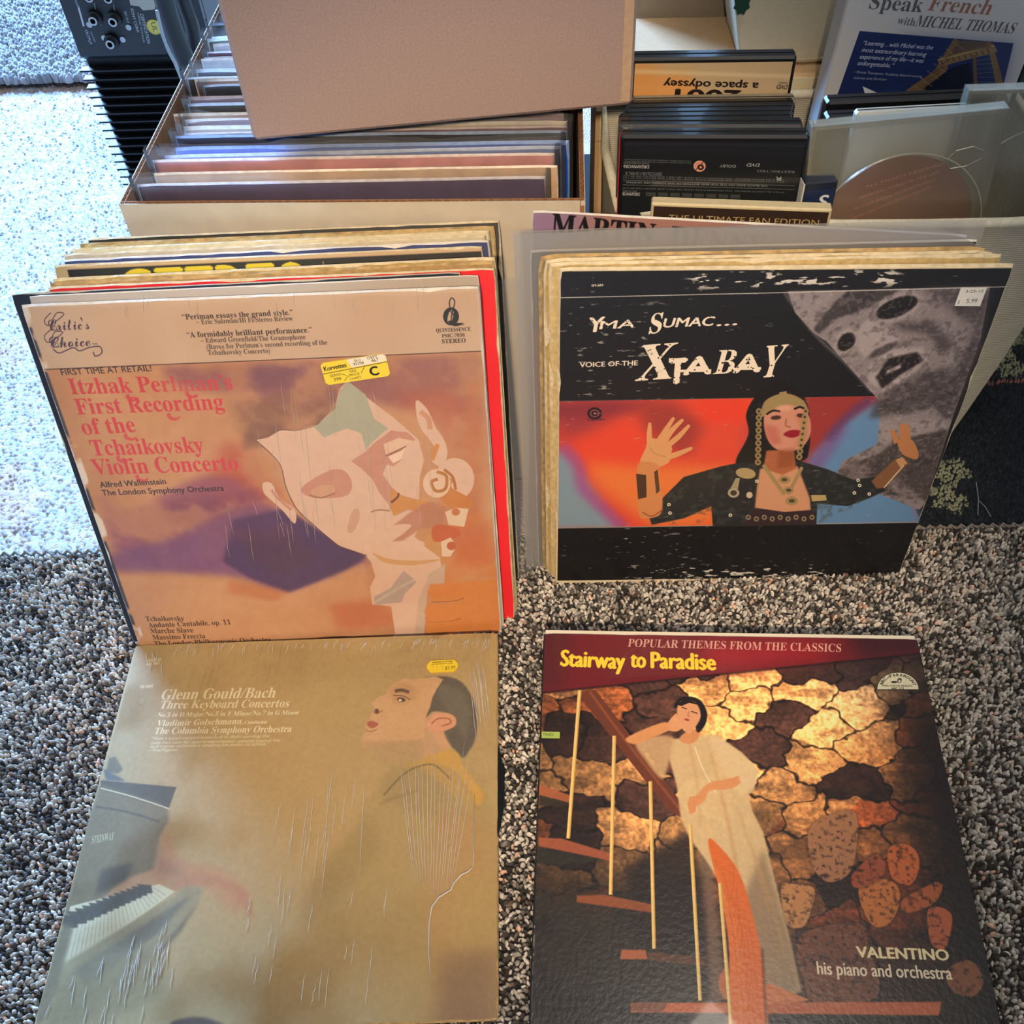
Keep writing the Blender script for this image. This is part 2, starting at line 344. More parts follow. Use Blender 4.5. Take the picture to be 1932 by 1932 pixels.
def art_violin():
    A = art_on(M_VIOLIN, LP, LP, 1300, '#c89468'); n = A.n
    N1, N2, N3 = fbm(n, 5, 1), fbm(n, 14, 5), fbm(n, 60, 9, 3)
    A.a += ((N1 - .5)[..., None] * np.array([.10, .14, .10]) + (N2 - .5)[..., None] * .06).astype(np.float32)
    P = A.poly; wob = np.clip((N2 - .28) * 3, .35, 1)
    P([(300, 690), (420, 690), (640, 680), (905, 668), (905, 800), (850, 740), (760, 770), (660, 750), (560, 790), (470, 740), (380, 735), (320, 730)], '#8b545a', .75, 14, noise=wob)
    P([(450, 690), (600, 690), (560, 730), (480, 740)], '#6d4458', .55, 12, noise=wob)
    P([(430, 760), (560, 740), (620, 700), (655, 715), (625, 800), (560, 812), (515, 832), (470, 835), (440, 800)], '#8a5e4c', .85, 10, noise=wob)
    P([(470, 790), (515, 805), (560, 815), (590, 800), (615, 770), (600, 820), (510, 840), (455, 850)], '#6f4c44', .5, 7)
    P([(700, 690), (900, 690), (905, 800), (800, 760), (760, 740), (720, 720)], '#a8705a', .5, 16, noise=wob)
    P([(740, 740), (860, 730), (905, 780), (905, 1080), (820, 980), (860, 880), (830, 800), (760, 770)], '#b4614a', .65, 18, noise=wob)
    P([(880, 720), (905, 720), (905, 960), (885, 900)], '#c78050', .6, 10)
    P([(420, 830), (480, 850), (530, 930), (560, 990), (450, 960), (400, 900)], '#b5523a', .7, 18, noise=wob)
    P([(380, 900), (470, 900), (540, 1000), (500, 1030), (400, 980)], '#a8483c', .6, 16, noise=wob)
    P([(190, 935), (250, 960), (380, 900), (470, 920), (560, 990), (600, 1010), (540, 1060), (400, 1080), (230, 1060), (205, 1000)], '#925269', .8, 12, True, noise=wob)
    P([(330, 1015), (430, 965), (520, 960), (690, 1052), (640, 1085), (545, 1118), (450, 1090), (330, 1080), (215, 1075), (220, 1040)], '#7d4f78', .85, 12, True)
    P([(440, 980), (540, 960), (600, 1000), (692, 1050), (640, 1086), (546, 1118), (470, 1090), (420, 1060)], '#4c355f', .92, 5)
    P([(300, 960), (460, 930), (560, 985), (520, 1020), (400, 1010)], '#7a3f58', .55, 20, True, noise=wob)
    P([(450, 1000), (560, 1010), (600, 1050), (540, 1085), (470, 1060)], '#54344c', .55, 10)
    P([(215, 1085), (440, 1100), (545, 1120), (690, 1060), (700, 1200), (260, 1215)], '#cf9a70', .8, 6)
    P([(430, 1095), (545, 1115), (520, 1135), (430, 1120)], '#b9562f', .4, 8)
    P([(620, 1140), (720, 1130), (760, 1180), (640, 1190)], '#c0603e', .6, 14)
    P([(790, 1010), (905, 960), (940, 1080), (945, 1195), (780, 1200)], '#cf7438', .75, 12, noise=wob)
    P([(840, 1000), (925, 980), (935, 1060), (860, 1060)], '#c46a45', .6, 12)
    # a pale sleeping face (a plain stand-in) resting beside a pale scroll
    face, sh, or_ = '#dcb79c', '#c98f76', '#cf8f4c'
    P([(482, 830), (505, 826), (528, 812), (560, 812), (600, 800), (632, 770), (640, 735), (655, 718), (672, 735), (700, 756), (745, 790), (790, 830), (800, 868), (792, 900),
       (790, 955), (800, 978), (782, 1012), (800, 1030), (830, 1052), (838, 1100), (805, 1108), (798, 1200), (746, 1200), (738, 1144), (702, 1140), (698, 1108), (708, 1088), (700, 1060),
       (688, 1046), (640, 1030), (596, 994), (560, 960), (540, 920), (530, 880), (510, 855)], face)
    A.line([(482, 830), (510, 855), (530, 880), (540, 920), (560, 960), (596, 994), (640, 1030), (692, 1048)], 1.6, '#5a3a34', .8)
    A.line([(484, 829), (528, 812), (560, 812), (600, 800), (632, 770), (642, 735)], 1.4, '#6a4a3a', .7)
    P([(600, 801), (632, 772), (641, 738), (655, 718), (690, 745), (706, 790), (732, 808), (700, 836), (690, 850), (682, 818), (655, 808), (628, 818), (612, 826), (592, 806)], '#aeab90')
    P([(662, 870), (690, 852), (706, 836), (738, 812), (770, 816), (784, 830), (764, 842), (758, 868), (742, 880), (730, 876), (722, 895), (738, 918), (756, 934), (778, 940), (806, 948), (790, 966), (770, 962), (744, 974), (732, 950), (716, 930), (704, 906), (682, 884)], sh)
    P([(738, 922), (764, 938), (806, 946), (846, 952), (830, 962), (790, 966), (766, 960), (742, 974), (734, 946)], or_, .9)
    P([(724, 838), (752, 826), (780, 832), (756, 846), (728, 858)], '#e0bb9c'); P([(732, 862), (758, 850), (764, 844), (758, 866), (742, 874)], '#edcdb0'); A.line([(728, 860), (748, 851), (766, 842)], 2, '#8a5546')
    P([(568, 924), (590, 904), (628, 886), (652, 890), (664, 912), (656, 934), (620, 940), (586, 938)], sh, 1, 0, True)
    P([(586, 930), (600, 918), (628, 916), (630, 930), (610, 938)], '#d3a07e', 1, 0, True); A.line([(584, 934), (606, 939), (632, 930)], 2, '#9a6a50')
    P([(655, 1000), (664, 966), (676, 960), (678, 980), (666, 1004)], '#cda083', 1, 0, True)
    A.line([(738, 948), (750, 938), (752, 930)], 4, '#7a4634'); A.line([(700, 966), (716, 962), (736, 964)], 2.5, '#a87a58')
    P([(716, 1010), (744, 990), (770, 970), (796, 952), (814, 946), (842, 956), (836, 990), (790, 1000), (760, 1020), (730, 1022), (742, 1004)], '#b87c62', .8, 2)
    P([(712, 1012), (740, 992), (776, 990), (762, 1006), (740, 1024), (790, 1020), (802, 1030), (770, 1050), (730, 1052), (706, 1036)], face, 1, 0, True)
    A.line([(704, 1044), (730, 1058), (780, 1062), (830, 1056)], [3, 9, 9, 2], '#cf9c64', .9)
    P([(800, 1012), (842, 1000), (850, 1030), (830, 1052), (800, 1030)], '#c99460', .8)
    P([(762, 1076), (786, 1098), (764, 1120), (758, 1136), (706, 1142), (706, 1126), (736, 1110)], '#b5a092'); A.line([(702, 1140), (770, 1100), (836, 1072)], 5, '#d3bba0', .5)
    P([(790, 1130), (812, 1080), (840, 1064), (838, 1110), (806, 1118), (800, 1198), (782, 1198)], '#c9ac94')
    P([(496, 912), (512, 912), (528, 940), (556, 962), (556, 988), (532, 962), (512, 944), (498, 930)], face, 1, 0, True); A.line([(512, 924), (524, 940), (550, 962)], 5, sh)
    P([(785, 756), (806, 772), (822, 806), (838, 830), (844, 858), (832, 880), (814, 868), (824, 852), (812, 832), (790, 800)], face, 1, 0, True); A.line([(793, 776), (808, 790), (812, 810)], 9, '#cf9672'); A.line([(815, 868), (822, 850), (826, 838)], 8, or_)
    A.ell(858, 904, 37, 40, face); P([(822, 905), (856, 904), (852, 920), (892, 944), (880, 962), (840, 950)], '#c9803f', .95, 0, True)
    A.ell(824, 912, 26, 27, '#e2c0a2'); A.line([(824, 890), (842, 898), (840, 922), (822, 926), (814, 910), (826, 904)], 6, '#b97c42'); A.line([(838, 886), (854, 900), (860, 924)], 5, '#b07038')
    P([(840, 966), (860, 958), (884, 960), (876, 994), (846, 990)], '#e0c2a0'); A.ell(860, 966, 8, 7, '#c67a4c'); P([(816, 996), (836, 990), (866, 1000), (862, 1014), (820, 1022)], '#c4603a', .9, 0, True)
    P([(832, 1022), (850, 1014), (862, 1030), (850, 1050), (834, 1050)], '#e2c4a4'); A.ell(852, 1030, 9, 8, '#c2623c')
    for y, x in ((1100, 806), (1138, 800), (1172, 802)): A.poly([(x, y + 16), (x + 6, y + 2), (x + 50, y), (945, y - 10), (945, y + 34), (x + 12, y + 34)], '#d5823e', .9, 2); A.line([(x + 8, y + 36), (x + 50, y + 34), (x + 70, y + 28)], 2, '#9c5628', .7)
    A.a += ((N3 - .5)[..., None] * .035).astype(np.float32)
    # the quotation band
    P([(30, 560), (910, 530), (908, 662.5), (88, 697)], '#cfb193'); A.line([(60, 698), (910, 662.5)], 1.6, '#4a3028', sp=False)
    K = '#2b211f'; B = '#33241f'
    A.text('Critic’s', (95, 624), (170, 621), 22, '#453347', 'script'); A.text('Choice', (97, 656), (172, 653), 22, '#453347', 'script')
    A.line([(96, 590), (84, 604), (92, 614), (120, 594), (108, 590), (98, 606), (96, 622), (110, 622)], 1.6, '#453347'); A.line([(96, 622), (84, 634), (92, 646), (118, 628), (104, 626), (98, 640), (98, 654), (112, 654)], 1.6, '#453347')
    A.line([(100, 658), (112, 666), (138, 656), (150, 662), (168, 656), (188, 654), (192, 666), (180, 672), (176, 664)], 2, '#453347'); A.text('TM', (175, 652), (184, 651), 4, B)
    A.text('“Perlman essays the grand style.”', (345, 603), (553, 594), 10, K, 'serif'); A.text('– Eric Salzman/Hi Fi/Stereo Review', (371, 612), (553, 605), 9, B, 'serif', -.014)
    A.text('“A formidably brilliant performance.”', (354, 637), (589, 627), 10, K, 'serif'); A.text('– Edward Greenfield/The Gramophone', (379, 647), (577, 640), 9, B, 'serif', -.014)
    A.text('(Raves for Perlman’s second recording of the', (391, 659), (618, 650), 9, B, 'serif', -.014); A.text('Tchaikovsky Concerto)', (393, 670), (510, 666), 9, B, 'serif', -.014)
    A.ell(851, 597, 15, 17, '#1d2026'); A.ell(850, 597, 5, 13, '#cfb193', rot=14); A.line([(850, 612), (853, 590), (858, 570), (852, 562), (848, 572), (852, 590), (862, 598)], 2, '#1d2026')
    A.line([(846, 606), (858, 612), (872, 611)], [3, 7, 3], '#1d2026'); A.text('®', (871, 614), (876, 614), 5, K)
    A.text('QUINTESSENCE', (823, 627), (888, 624), 7, K, 'serif'); A.text('PMC-7056', (834, 637), (877, 635), 6.5, K, 'serif'); A.text('STEREO', (834, 648), (879, 646), 8, K, 'serif')
    A.text('FIRST TIME AT RETAIL!', (117, 708), (287, 700), 11, '#2c2130', 'sans', .006)
    red = '#cf4248'
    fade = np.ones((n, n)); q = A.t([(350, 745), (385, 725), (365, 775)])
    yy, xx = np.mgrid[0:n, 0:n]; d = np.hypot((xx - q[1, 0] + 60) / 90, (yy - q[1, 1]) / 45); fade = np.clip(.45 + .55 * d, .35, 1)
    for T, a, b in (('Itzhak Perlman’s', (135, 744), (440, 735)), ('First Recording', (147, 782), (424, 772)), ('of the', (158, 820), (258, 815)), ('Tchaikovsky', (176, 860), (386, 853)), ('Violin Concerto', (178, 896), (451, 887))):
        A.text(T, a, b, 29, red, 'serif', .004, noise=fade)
    for a in ((240, 744), (352, 738), (318, 780), (236, 818), (222, 860), (258, 896)): A.line([a, (a[0] + 3, a[1] + 8), (a[0] + 14, a[1] + 11), (a[0] + 22, a[1] + 6)], [7, 6, 2], red, .8)
    A.text('Alfred Wallenstein', (190, 920), (314, 913), 10.5, '#30222a', 'sans', .014); A.text('The London Symphony Orchestra', (194, 935), (423, 926), 10.5, '#30222a', 'sans', .014)
    for T, a, b in (('Tchaikovsky', (276, 1172), (348, 1171)), ('Andante Cantabile, op. 11', (281, 1184), (436, 1178)), ('Marche Slave', (285, 1195), (365, 1193)), ('Massimo Freccia', (289, 1207), (388, 1204)), ('The London Philharmonic Orchestra', (292, 1219), (512, 1211))):
        A.text(T, a, b, 9, '#3a2626', 'serif', -.004)
    # worn edges
    P([(38, 578), (52, 578), (275, 1215), (262, 1215)], '#e9dfce', .9, 1, noise=np.clip((N2 - .52) * 12, 0, 1)); P([(38, 578), (46, 578), (268, 1215), (262, 1215)], '#262a3a', .8, 1, noise=np.clip((.5 - N2) * 12, 0, 1))
    P([(30, 560), (910, 530), (907, 541), (40, 580)], '#e6dccb', .8, 1, noise=np.clip(N3 * 3 - .6, 0, 1)); A.grain(.035)
    return A

def art_black():
    A = art_on(M_BLACK, LP, LP, 1300, '#191a1e'); n = A.n; P = A.poly; N2, N3, N4 = fbm(n, 12, 21), fbm(n, 70, 22, 3), fbm(n, 150, 23, 2)
    A.a += ((N2 - .5)[..., None] * .012).astype(np.float32)
    # colour band
    P([(1050, 757), (1662, 747), (1735, 985), (1040, 996)], '#dc4a35')
    P([(1050, 757), (1190, 755), (1150, 800), (1060, 850)], '#8e3342', .8, 26)
    P([(1050, 757), (1240, 754), (1200, 780), (1050, 790)], '#7d2f3c', .7, 16)
    P([(1220, 755), (1270, 755), (1330, 800), (1300, 860), (1230, 840), (1200, 790)], '#8d3436', .75, 20)
    P([(1300, 755), (1420, 752), (1400, 800), (1330, 800)], '#e8402a', .8, 16)
    P([(1060, 830), (1200, 790), (1260, 860), (1150, 900), (1090, 900)], '#e8452c', .7, 22)
    P([(1100, 870), (1200, 880), (1400, 880), (1350, 994), (1230, 996), (1130, 920)], '#e8863c', .75, 24)
    P([(1040, 840), (1080, 860), (1100, 900), (1140, 960), (1180, 1000), (1040, 1000)], '#7d93a2', 1, 16)
    A.line([(1060, 840), (1092, 880), (1100, 920), (1150, 970), (1180, 1000)], 22, '#a2458c', .7, 12)
    P([(1400, 800), (1480, 780), (1450, 900), (1400, 900)], '#b4484a', .6, 18)
    P([(1440, 740), (1680, 740), (1640, 775), (1560, 840), (1500, 900), (1440, 880)], '#8e3434', .9, 10)
    P([(1530, 860), (1600, 790), (1662, 752), (1740, 990), (1500, 1000), (1510, 900)], '#5f85ad', 1, 12)
    P([(1505, 900), (1540, 850), (1580, 800), (1600, 810), (1540, 900)], '#7b4684', .55, 12)
    A.line([(1645, 752), (1600, 785), (1560, 830)], 16, '#5a3a6c', .7, 9)
    P([(1030, 700), (1662, 700), (1662, 747), (1030, 758)], '#191a1e'); P([(1030, 996), (1740, 985), (1740, 1110), (1030, 1110)], '#131418')
    A.line([(1045, 996.5), (1735, 985.5)], 1.6, '#c8b8a8', .7, sp=False); A.line([(1045, 757), (1470, 750)], 1.2, '#7a6a66', .6, sp=False)
    # stone relief at the right (a plain carved head stand-in)
    st = '#837a7c'; dk = '#3a3538'
    P([(1486, 550), (1868, 540), (1850, 640), (1800, 780), (1745, 950), (1735, 962), (1640, 925), (1575, 900), (1590, 870), (1655, 838), (1662, 760), (1640, 735), (1600, 690), (1560, 645), (1535, 628), (1500, 590)], st)
    P([(1600, 548), (1700, 545), (1640, 580), (1580, 600), (1545, 630), (1534, 622), (1575, 570)], dk, .9, 3)
    P([(1740, 545), (1868, 540), (1850, 660), (1790, 800), (1755, 760), (1800, 700), (1840, 620), (1780, 570)], '#4c4548', .9, 10)
    P([(1700, 720), (1790, 690), (1800, 740), (1760, 770), (1700, 780), (1640, 790), (1650, 760)], '#453e41', .8, 8)
    P([(1660, 800), (1795, 790), (1780, 810), (1660, 838)], '#9a9090', .5, 8)
    for x, y, rx, ry, r in ((1692, 580, 42, 17, -22), (1597, 645, 20, 14, -48)): A.ell(x, y, rx + 8, ry + 8, '#a39898', .7, 4, r); A.ell(x, y, rx, ry, '#1f1d20', 1, 2, r)
    P([(1618, 620), (1640, 600), (1690, 632), (1700, 640), (1650, 660), (1632, 676), (1620, 660)], '#9d9193', 1, 3); P([(1650, 660), (1700, 642), (1680, 664), (1636, 678)], dk, .8, 4)
    P([(1640, 690), (1680, 660), (1740, 655), (1750, 680), (1700, 720), (1670, 740), (1640, 720)], '#a29798', 1, 4); P([(1652, 712), (1676, 676), (1730, 664), (1744, 680), (1700, 706), (1664, 734)], '#242124', 1, 3)
    P([(1672, 700), (1700, 686), (1700, 694), (1674, 706)], '#b0a4a4', .9, 2)
    P([(1690, 610), (1760, 605), (1800, 650), (1780, 670), (1750, 630), (1700, 622)], '#3c3639', .75, 8); A.line([(1480, 552), (1535, 628), (1600, 690), (1645, 740)], 5, '#a89c9c', .5, 3)
    P([(1575, 900), (1590, 880), (1660, 855), (1690, 830), (1790, 810), (1750, 945), (1660, 930)], '#4a4242', 1, 4); P([(1570, 905), (1600, 870), (1640, 880), (1640, 920)], '#75696a', .8, 5)
    P([(1655, 905), (1700, 900), (1745, 950), (1700, 935)], '#8a7f80', .6, 5)
    P([(1486, 550), (1580, 548), (1540, 600), (1532, 625)], '#8e8387', .8, 3)
    SO = [(1486, 550), (1868, 540), (1850, 640), (1800, 780), (1745, 950), (1735, 962), (1640, 925), (1575, 900), (1590, 870), (1655, 838), (1662, 760), (1640, 735), (1600, 690), (1560, 645), (1535, 628), (1500, 590)]
    P(SO, '#1c191b', .28, 0, noise=np.clip((N3 - .52) * 6, 0, 1)); P(SO, '#b9aeae', .20, 0, noise=np.clip((N4 - .58) * 8, 0, 1))
    # a singer in a dark embroidered jacket with raised hands (plain stand-in)
    jk = '#25282a'; sk = '#d79a66'; gd = '#9b8458'
    P([(1408, 780), (1430, 742), (1460, 722), (1500, 730), (1522, 760), (1528, 800), (1526, 850), (1510, 870), (1420, 880), (1388, 872), (1412, 820)], '#17171a', 1, 1, True)
    P([(1230, 990), (1222, 968), (1260, 930), (1290, 900), (1360, 880), (1400, 872), (1430, 874), (1510, 870), (1560, 885), (1610, 905), (1650, 900), (1672, 925), (1640, 940), (1600, 955), (1542, 950), (1540, 990), (1345, 994), (1342, 955), (1290, 978), (1250, 986)], jk, 1, 1)
    P([(1230, 990), (1222, 968), (1260, 930), (1360, 880), (1510, 870), (1610, 905), (1672, 925), (1540, 990)], '#454a44', .45, 4, noise=np.clip((N3 - .5) * 5, 0, 1))
    P([(1434, 884), (1505, 880), (1528, 940), (1530, 965), (1480, 968), (1424, 960), (1428, 920)], '#c8906c', 1, 2)
    P([(1446, 850), (1498, 848), (1502, 884), (1476, 896), (1440, 884)], '#a8603f', 1, 2)
    P([(1441, 790), (1450, 762), (1480, 750), (1510, 762), (1528, 790), (1528, 822), (1512, 844), (1488, 852), (1462, 846), (1446, 824)], '#c98a72', 1, 1, True)
    P([(1442, 800), (1466, 806), (1474, 836), (1458, 840), (1446, 822)], '#b65a52', .6, 5)
    P([(1436, 786), (1444, 756), (1480, 742), (1514, 754), (1524, 776), (1500, 766), (1480, 764), (1452, 778)], gd, 1, 1, True); P([(1470, 740), (1484, 738), (1486, 750), (1472, 752)], gd)
    A.line([(1446, 782), (1458, 775), (1472, 776)], 4, '#2a1c1c'); A.line([(1498, 772), (1510, 768), (1522, 774)], 4, '#2a1c1c')
    P([(1500, 780), (1526, 790), (1524, 830), (1500, 846), (1512, 810)], '#a86a50', .5, 6); P([(1470, 848), (1500, 846), (1496, 880), (1466, 884)], '#7c4028', .5, 5); A.ell(1478, 770, 16, 5, '#e0b498', .5, 4)
    A.ell(1464, 788, 10, 4, '#3a2222', .9, 1, -5); A.ell(1511, 784, 8, 4, '#3a2222', .9, 1, 5); A.line([(1484, 790), (1482, 802), (1492, 806)], 3, '#9a5a44', .8)
    P([(1478, 820), (1490, 812), (1508, 812), (1510, 820), (1494, 826)], '#8e1f2c', 1, 1, True)
    for x0, x1, yy in ((1432, 1430, 872), (1520, 1508, 862)):
        for k in range(9):
            t = k / 8; A.ell(x0 + (x1 - x0) * t, 776 + (yy - 776) * t, 6, 6, gd, .9); A.ell(x0 + (x1 - x0) * t, 776 + (yy - 776) * t, 2.5, 2.5, '#4a3c28')
    for k in range(14):
        t = k / 13; A.ell(1442 + 36 * t, 880 + 50 * t, 4, 4, gd); A.ell(1512 - 24 * t, 884 + 46 * t, 3.5, 3.5, gd)
    for x, y, r in ((1480, 905, 11), (1488, 925, 10), (1494, 945, 12)): A.ell(x, y, r, r * .7, gd); A.ell(x, y, r * .5, r * .3, '#54422c')
    P([(1424, 958), (1480, 966), (1532, 962), (1540, 990), (1400, 992)], '#33262a', 1, 1)
    for k in range(9): A.ell(1412 + k * 15, 976 + (k % 2) * 3, 5, 5, '#8c7a60', .9); A.ell(1412 + k * 15, 976 + (k % 2) * 3, 2, 2, '#2c2222')
    A.ell(1407, 893, 19, 10, '#aa9466', rot=8); P([(1388, 902), (1396, 902), (1392, 924), (1378, 922)], '#9b9074'); A.ell(1384, 930, 11, 9, '#a29a80'); A.ell(1384, 930, 6, 5, '#40382e'); A.ell(1414, 934, 6, 6, '#c4b090')
    for x, y in ((1262, 952), (1264, 968), (1378, 972), (1619, 906), (1622, 916), (1612, 930), (1640, 932), (1428, 908)): A.ell(x, y, 3.4, 3.2, '#e2d4bc'); A.ell(x, y, 1.4, 1.4, '#4a3c34')
    A.poly([(1530, 934), (1558, 934), (1560, 944), (1532, 946)], '#b09a64')
    def hand(fs, palm, col, w):
        for f in fs: A.line(f, w, col); A.ell(*f[-1], w[-1] / 2, w[-1] / 2, col)
        P(palm, col, 1, 0, True)
    hand([[(1226, 840), (1225, 820), (1226, 800)], [(1240, 836), (1256, 812), (1270, 790)], [(1252, 836), (1268, 812), (1287, 793)], [(1258, 842), (1280, 824), (1299, 804)], [(1262, 862), (1280, 856), (1304, 846)]],
         [(1218, 846), (1224, 828), (1240, 828), (1258, 832), (1268, 846), (1264, 860), (1262, 872), (1240, 882), (1212, 880), (1208, 868)], sk, [11, 10, 6])
    P([(1208, 872), (1240, 876), (1244, 900), (1250, 940), (1246, 970), (1222, 978), (1206, 972), (1202, 930), (1202, 890)], '#cf8652', 1, 1, True)
    P([(1200, 894), (1219, 896), (1220, 938), (1204, 942)], '#4a3324'); P([(1234, 890), (1241, 886), (1245, 926), (1238, 932)], '#5a3d28'); A.line([(1212, 966), (1230, 974), (1252, 960)], 3, '#8a4e30', .7)
    A.line([(1226, 844), (1236, 856), (1256, 862)], 1.6, '#b97444', .7)
    hand([[(1692, 836), (1688, 824), (1683, 814)], [(1703, 830), (1702, 814), (1702, 802)], [(1712, 828), (1712, 816), (1711, 804)]], [(1694, 832), (1718, 828), (1732, 850), (1732, 864), (1724, 866), (1702, 856)], '#b0764c', [11, 11, 8])
    P([(1690, 866), (1706, 862), (1714, 874), (1670, 920), (1654, 922), (1644, 908)], '#7c5438', 1, 1); P([(1690, 868), (1702, 862), (1712, 874), (1698, 882)], '#b88a60'); A.line([(1705, 878), (1668, 920)], 2, '#cfc0a4', sp=False)
    # maker's mark
    A.ell(1122, 780, 14, 11.5, '#2a171c'); A.ell(1122, 780, 9, 7.2, '#8a4650'); A.ell(1122, 780, 6.5, 5.2, '#2a171c'); A.ell(1122, 780, 2, 1.8, '#c08a88'); A.poly([(1124, 779), (1137, 779), (1137, 781), (1124, 781)], '#8a4650')
    A.text('Capitol', (1108, 794), (1136, 793), 5.5, '#2a171c', 'sans', .01); A.text('®', (1138, 794), (1142, 794), 3.5, '#2a171c')
    # lettering
    cr = '#ecdcc4'; A.line([(1050, 562), (1480, 552), (1900, 541)], 1.7, '#c9c4bc', .85, sp=False)
    A.text('SM-684', (1116, 541), (1138, 540), 4.5, cr, 'bold')
    for T, a, b, h in (('Y', (1108, 627), (1136, 625), 27), ('MA', (1131, 621), (1197, 618), 15), ('S', (1224, 630), (1246, 627), 37), ('UMAC', (1250, 618), (1344, 614), 17), ('...', (1352, 615), (1390, 613), 17)):
        A.text(T, a, b, h, cr, 'sansbi' if T != 'S' else 'bolditalic', .008, .0)
    A.text('VOICE OF THE', (1094, 693), (1203, 689), 9, cr, 'bold')
    for T, a, b, h in (('X', (1198, 719), (1266, 714), 68), ('T', (1262, 724), (1290, 722), 46), ('A', (1290, 707), (1340, 705), 33), ('B', (1345, 706), (1382, 704), 45), ('A', (1384, 703), (1432, 701), 33), ('Y', (1430, 713), (1470, 710), 60)):
        A.text(T, a, b, h, cr, 'bolditalic' if T in 'XBY' else 'bold', .002 if T in 'XBY' else .02, -.06 if T in 'XBY' else .05)
    for a, b in (((1262, 678), (1296, 680)), ((1284, 700), (1342, 699)), ((1380, 696), (1436, 695))): A.line([a, b], 5, cr, sp=False)
    r = random.Random(4)
    for k in range(130): x = r.uniform(1205, 1475); y = r.uniform(650, 720); A.ell(x, y, r.uniform(.8, 1.9), r.uniform(.8, 1.9), '#191a1e')
    for k in range(70): x = r.uniform(1110, 1345); y = r.uniform(596, 625); A.ell(x, y, r.uniform(.6, 1.3), r.uniform(.6, 1.3), '#191a1e')
    # rubs and scuffs
    sc = np.clip((N4 - .63) * 14, 0, 1); rub = fbm(n, 26, 31, 5, stretch=(1.6, 5)); sc2 = np.clip((rub - .63) * 16, 0, 1)
    for R_ in ([(1300, 512), (1700, 508), (1700, 540), (1300, 546)], [(1180, 1068), (1560, 1066), (1560, 1090), (1180, 1092)]): P(R_, '#e8e2d6', .9, 9, noise=sc2)
    P([(1060, 585), (1260, 580), (1250, 760), (1060, 760)], '#c9c2b6', .55, 20, noise=np.clip((rub - .70) * 16, 0, 1)); P([(1060, 510), (1900, 503), (1690, 1090), (1050, 1098)], '#b8b0a6', .35, 0, noise=np.clip((rub - .77) * 16, 0, 1))
    P([(1150, 1000), (1300, 1000), (1320, 1080), (1190, 1060)], '#c9c2b6', .5, 20, noise=np.clip((rub - .69) * 16, 0, 1))
    # cream binding left and below
    P([(1040, 500), (1058, 500), (1051.5, 1110), (1030, 1110)], '#e4c99a'); P([(1030, 1096.5), (1052, 1095.5), (1400, 1091), (1700, 1084.5), (1710, 1110), (1030, 1115)], '#dccca8')
    P([(1040, 496), (1920, 490), (1910, 506), (1058, 512)], '#d8c8a4', 1, 0); P([(1660, 1085), (1700, 1080), (1700, 1092), (1660, 1092)], '#cfc6b6', .8, 1, noise=np.clip(N3 * 4 - 1.6, 0, 1))
    A.grain(.022); return A

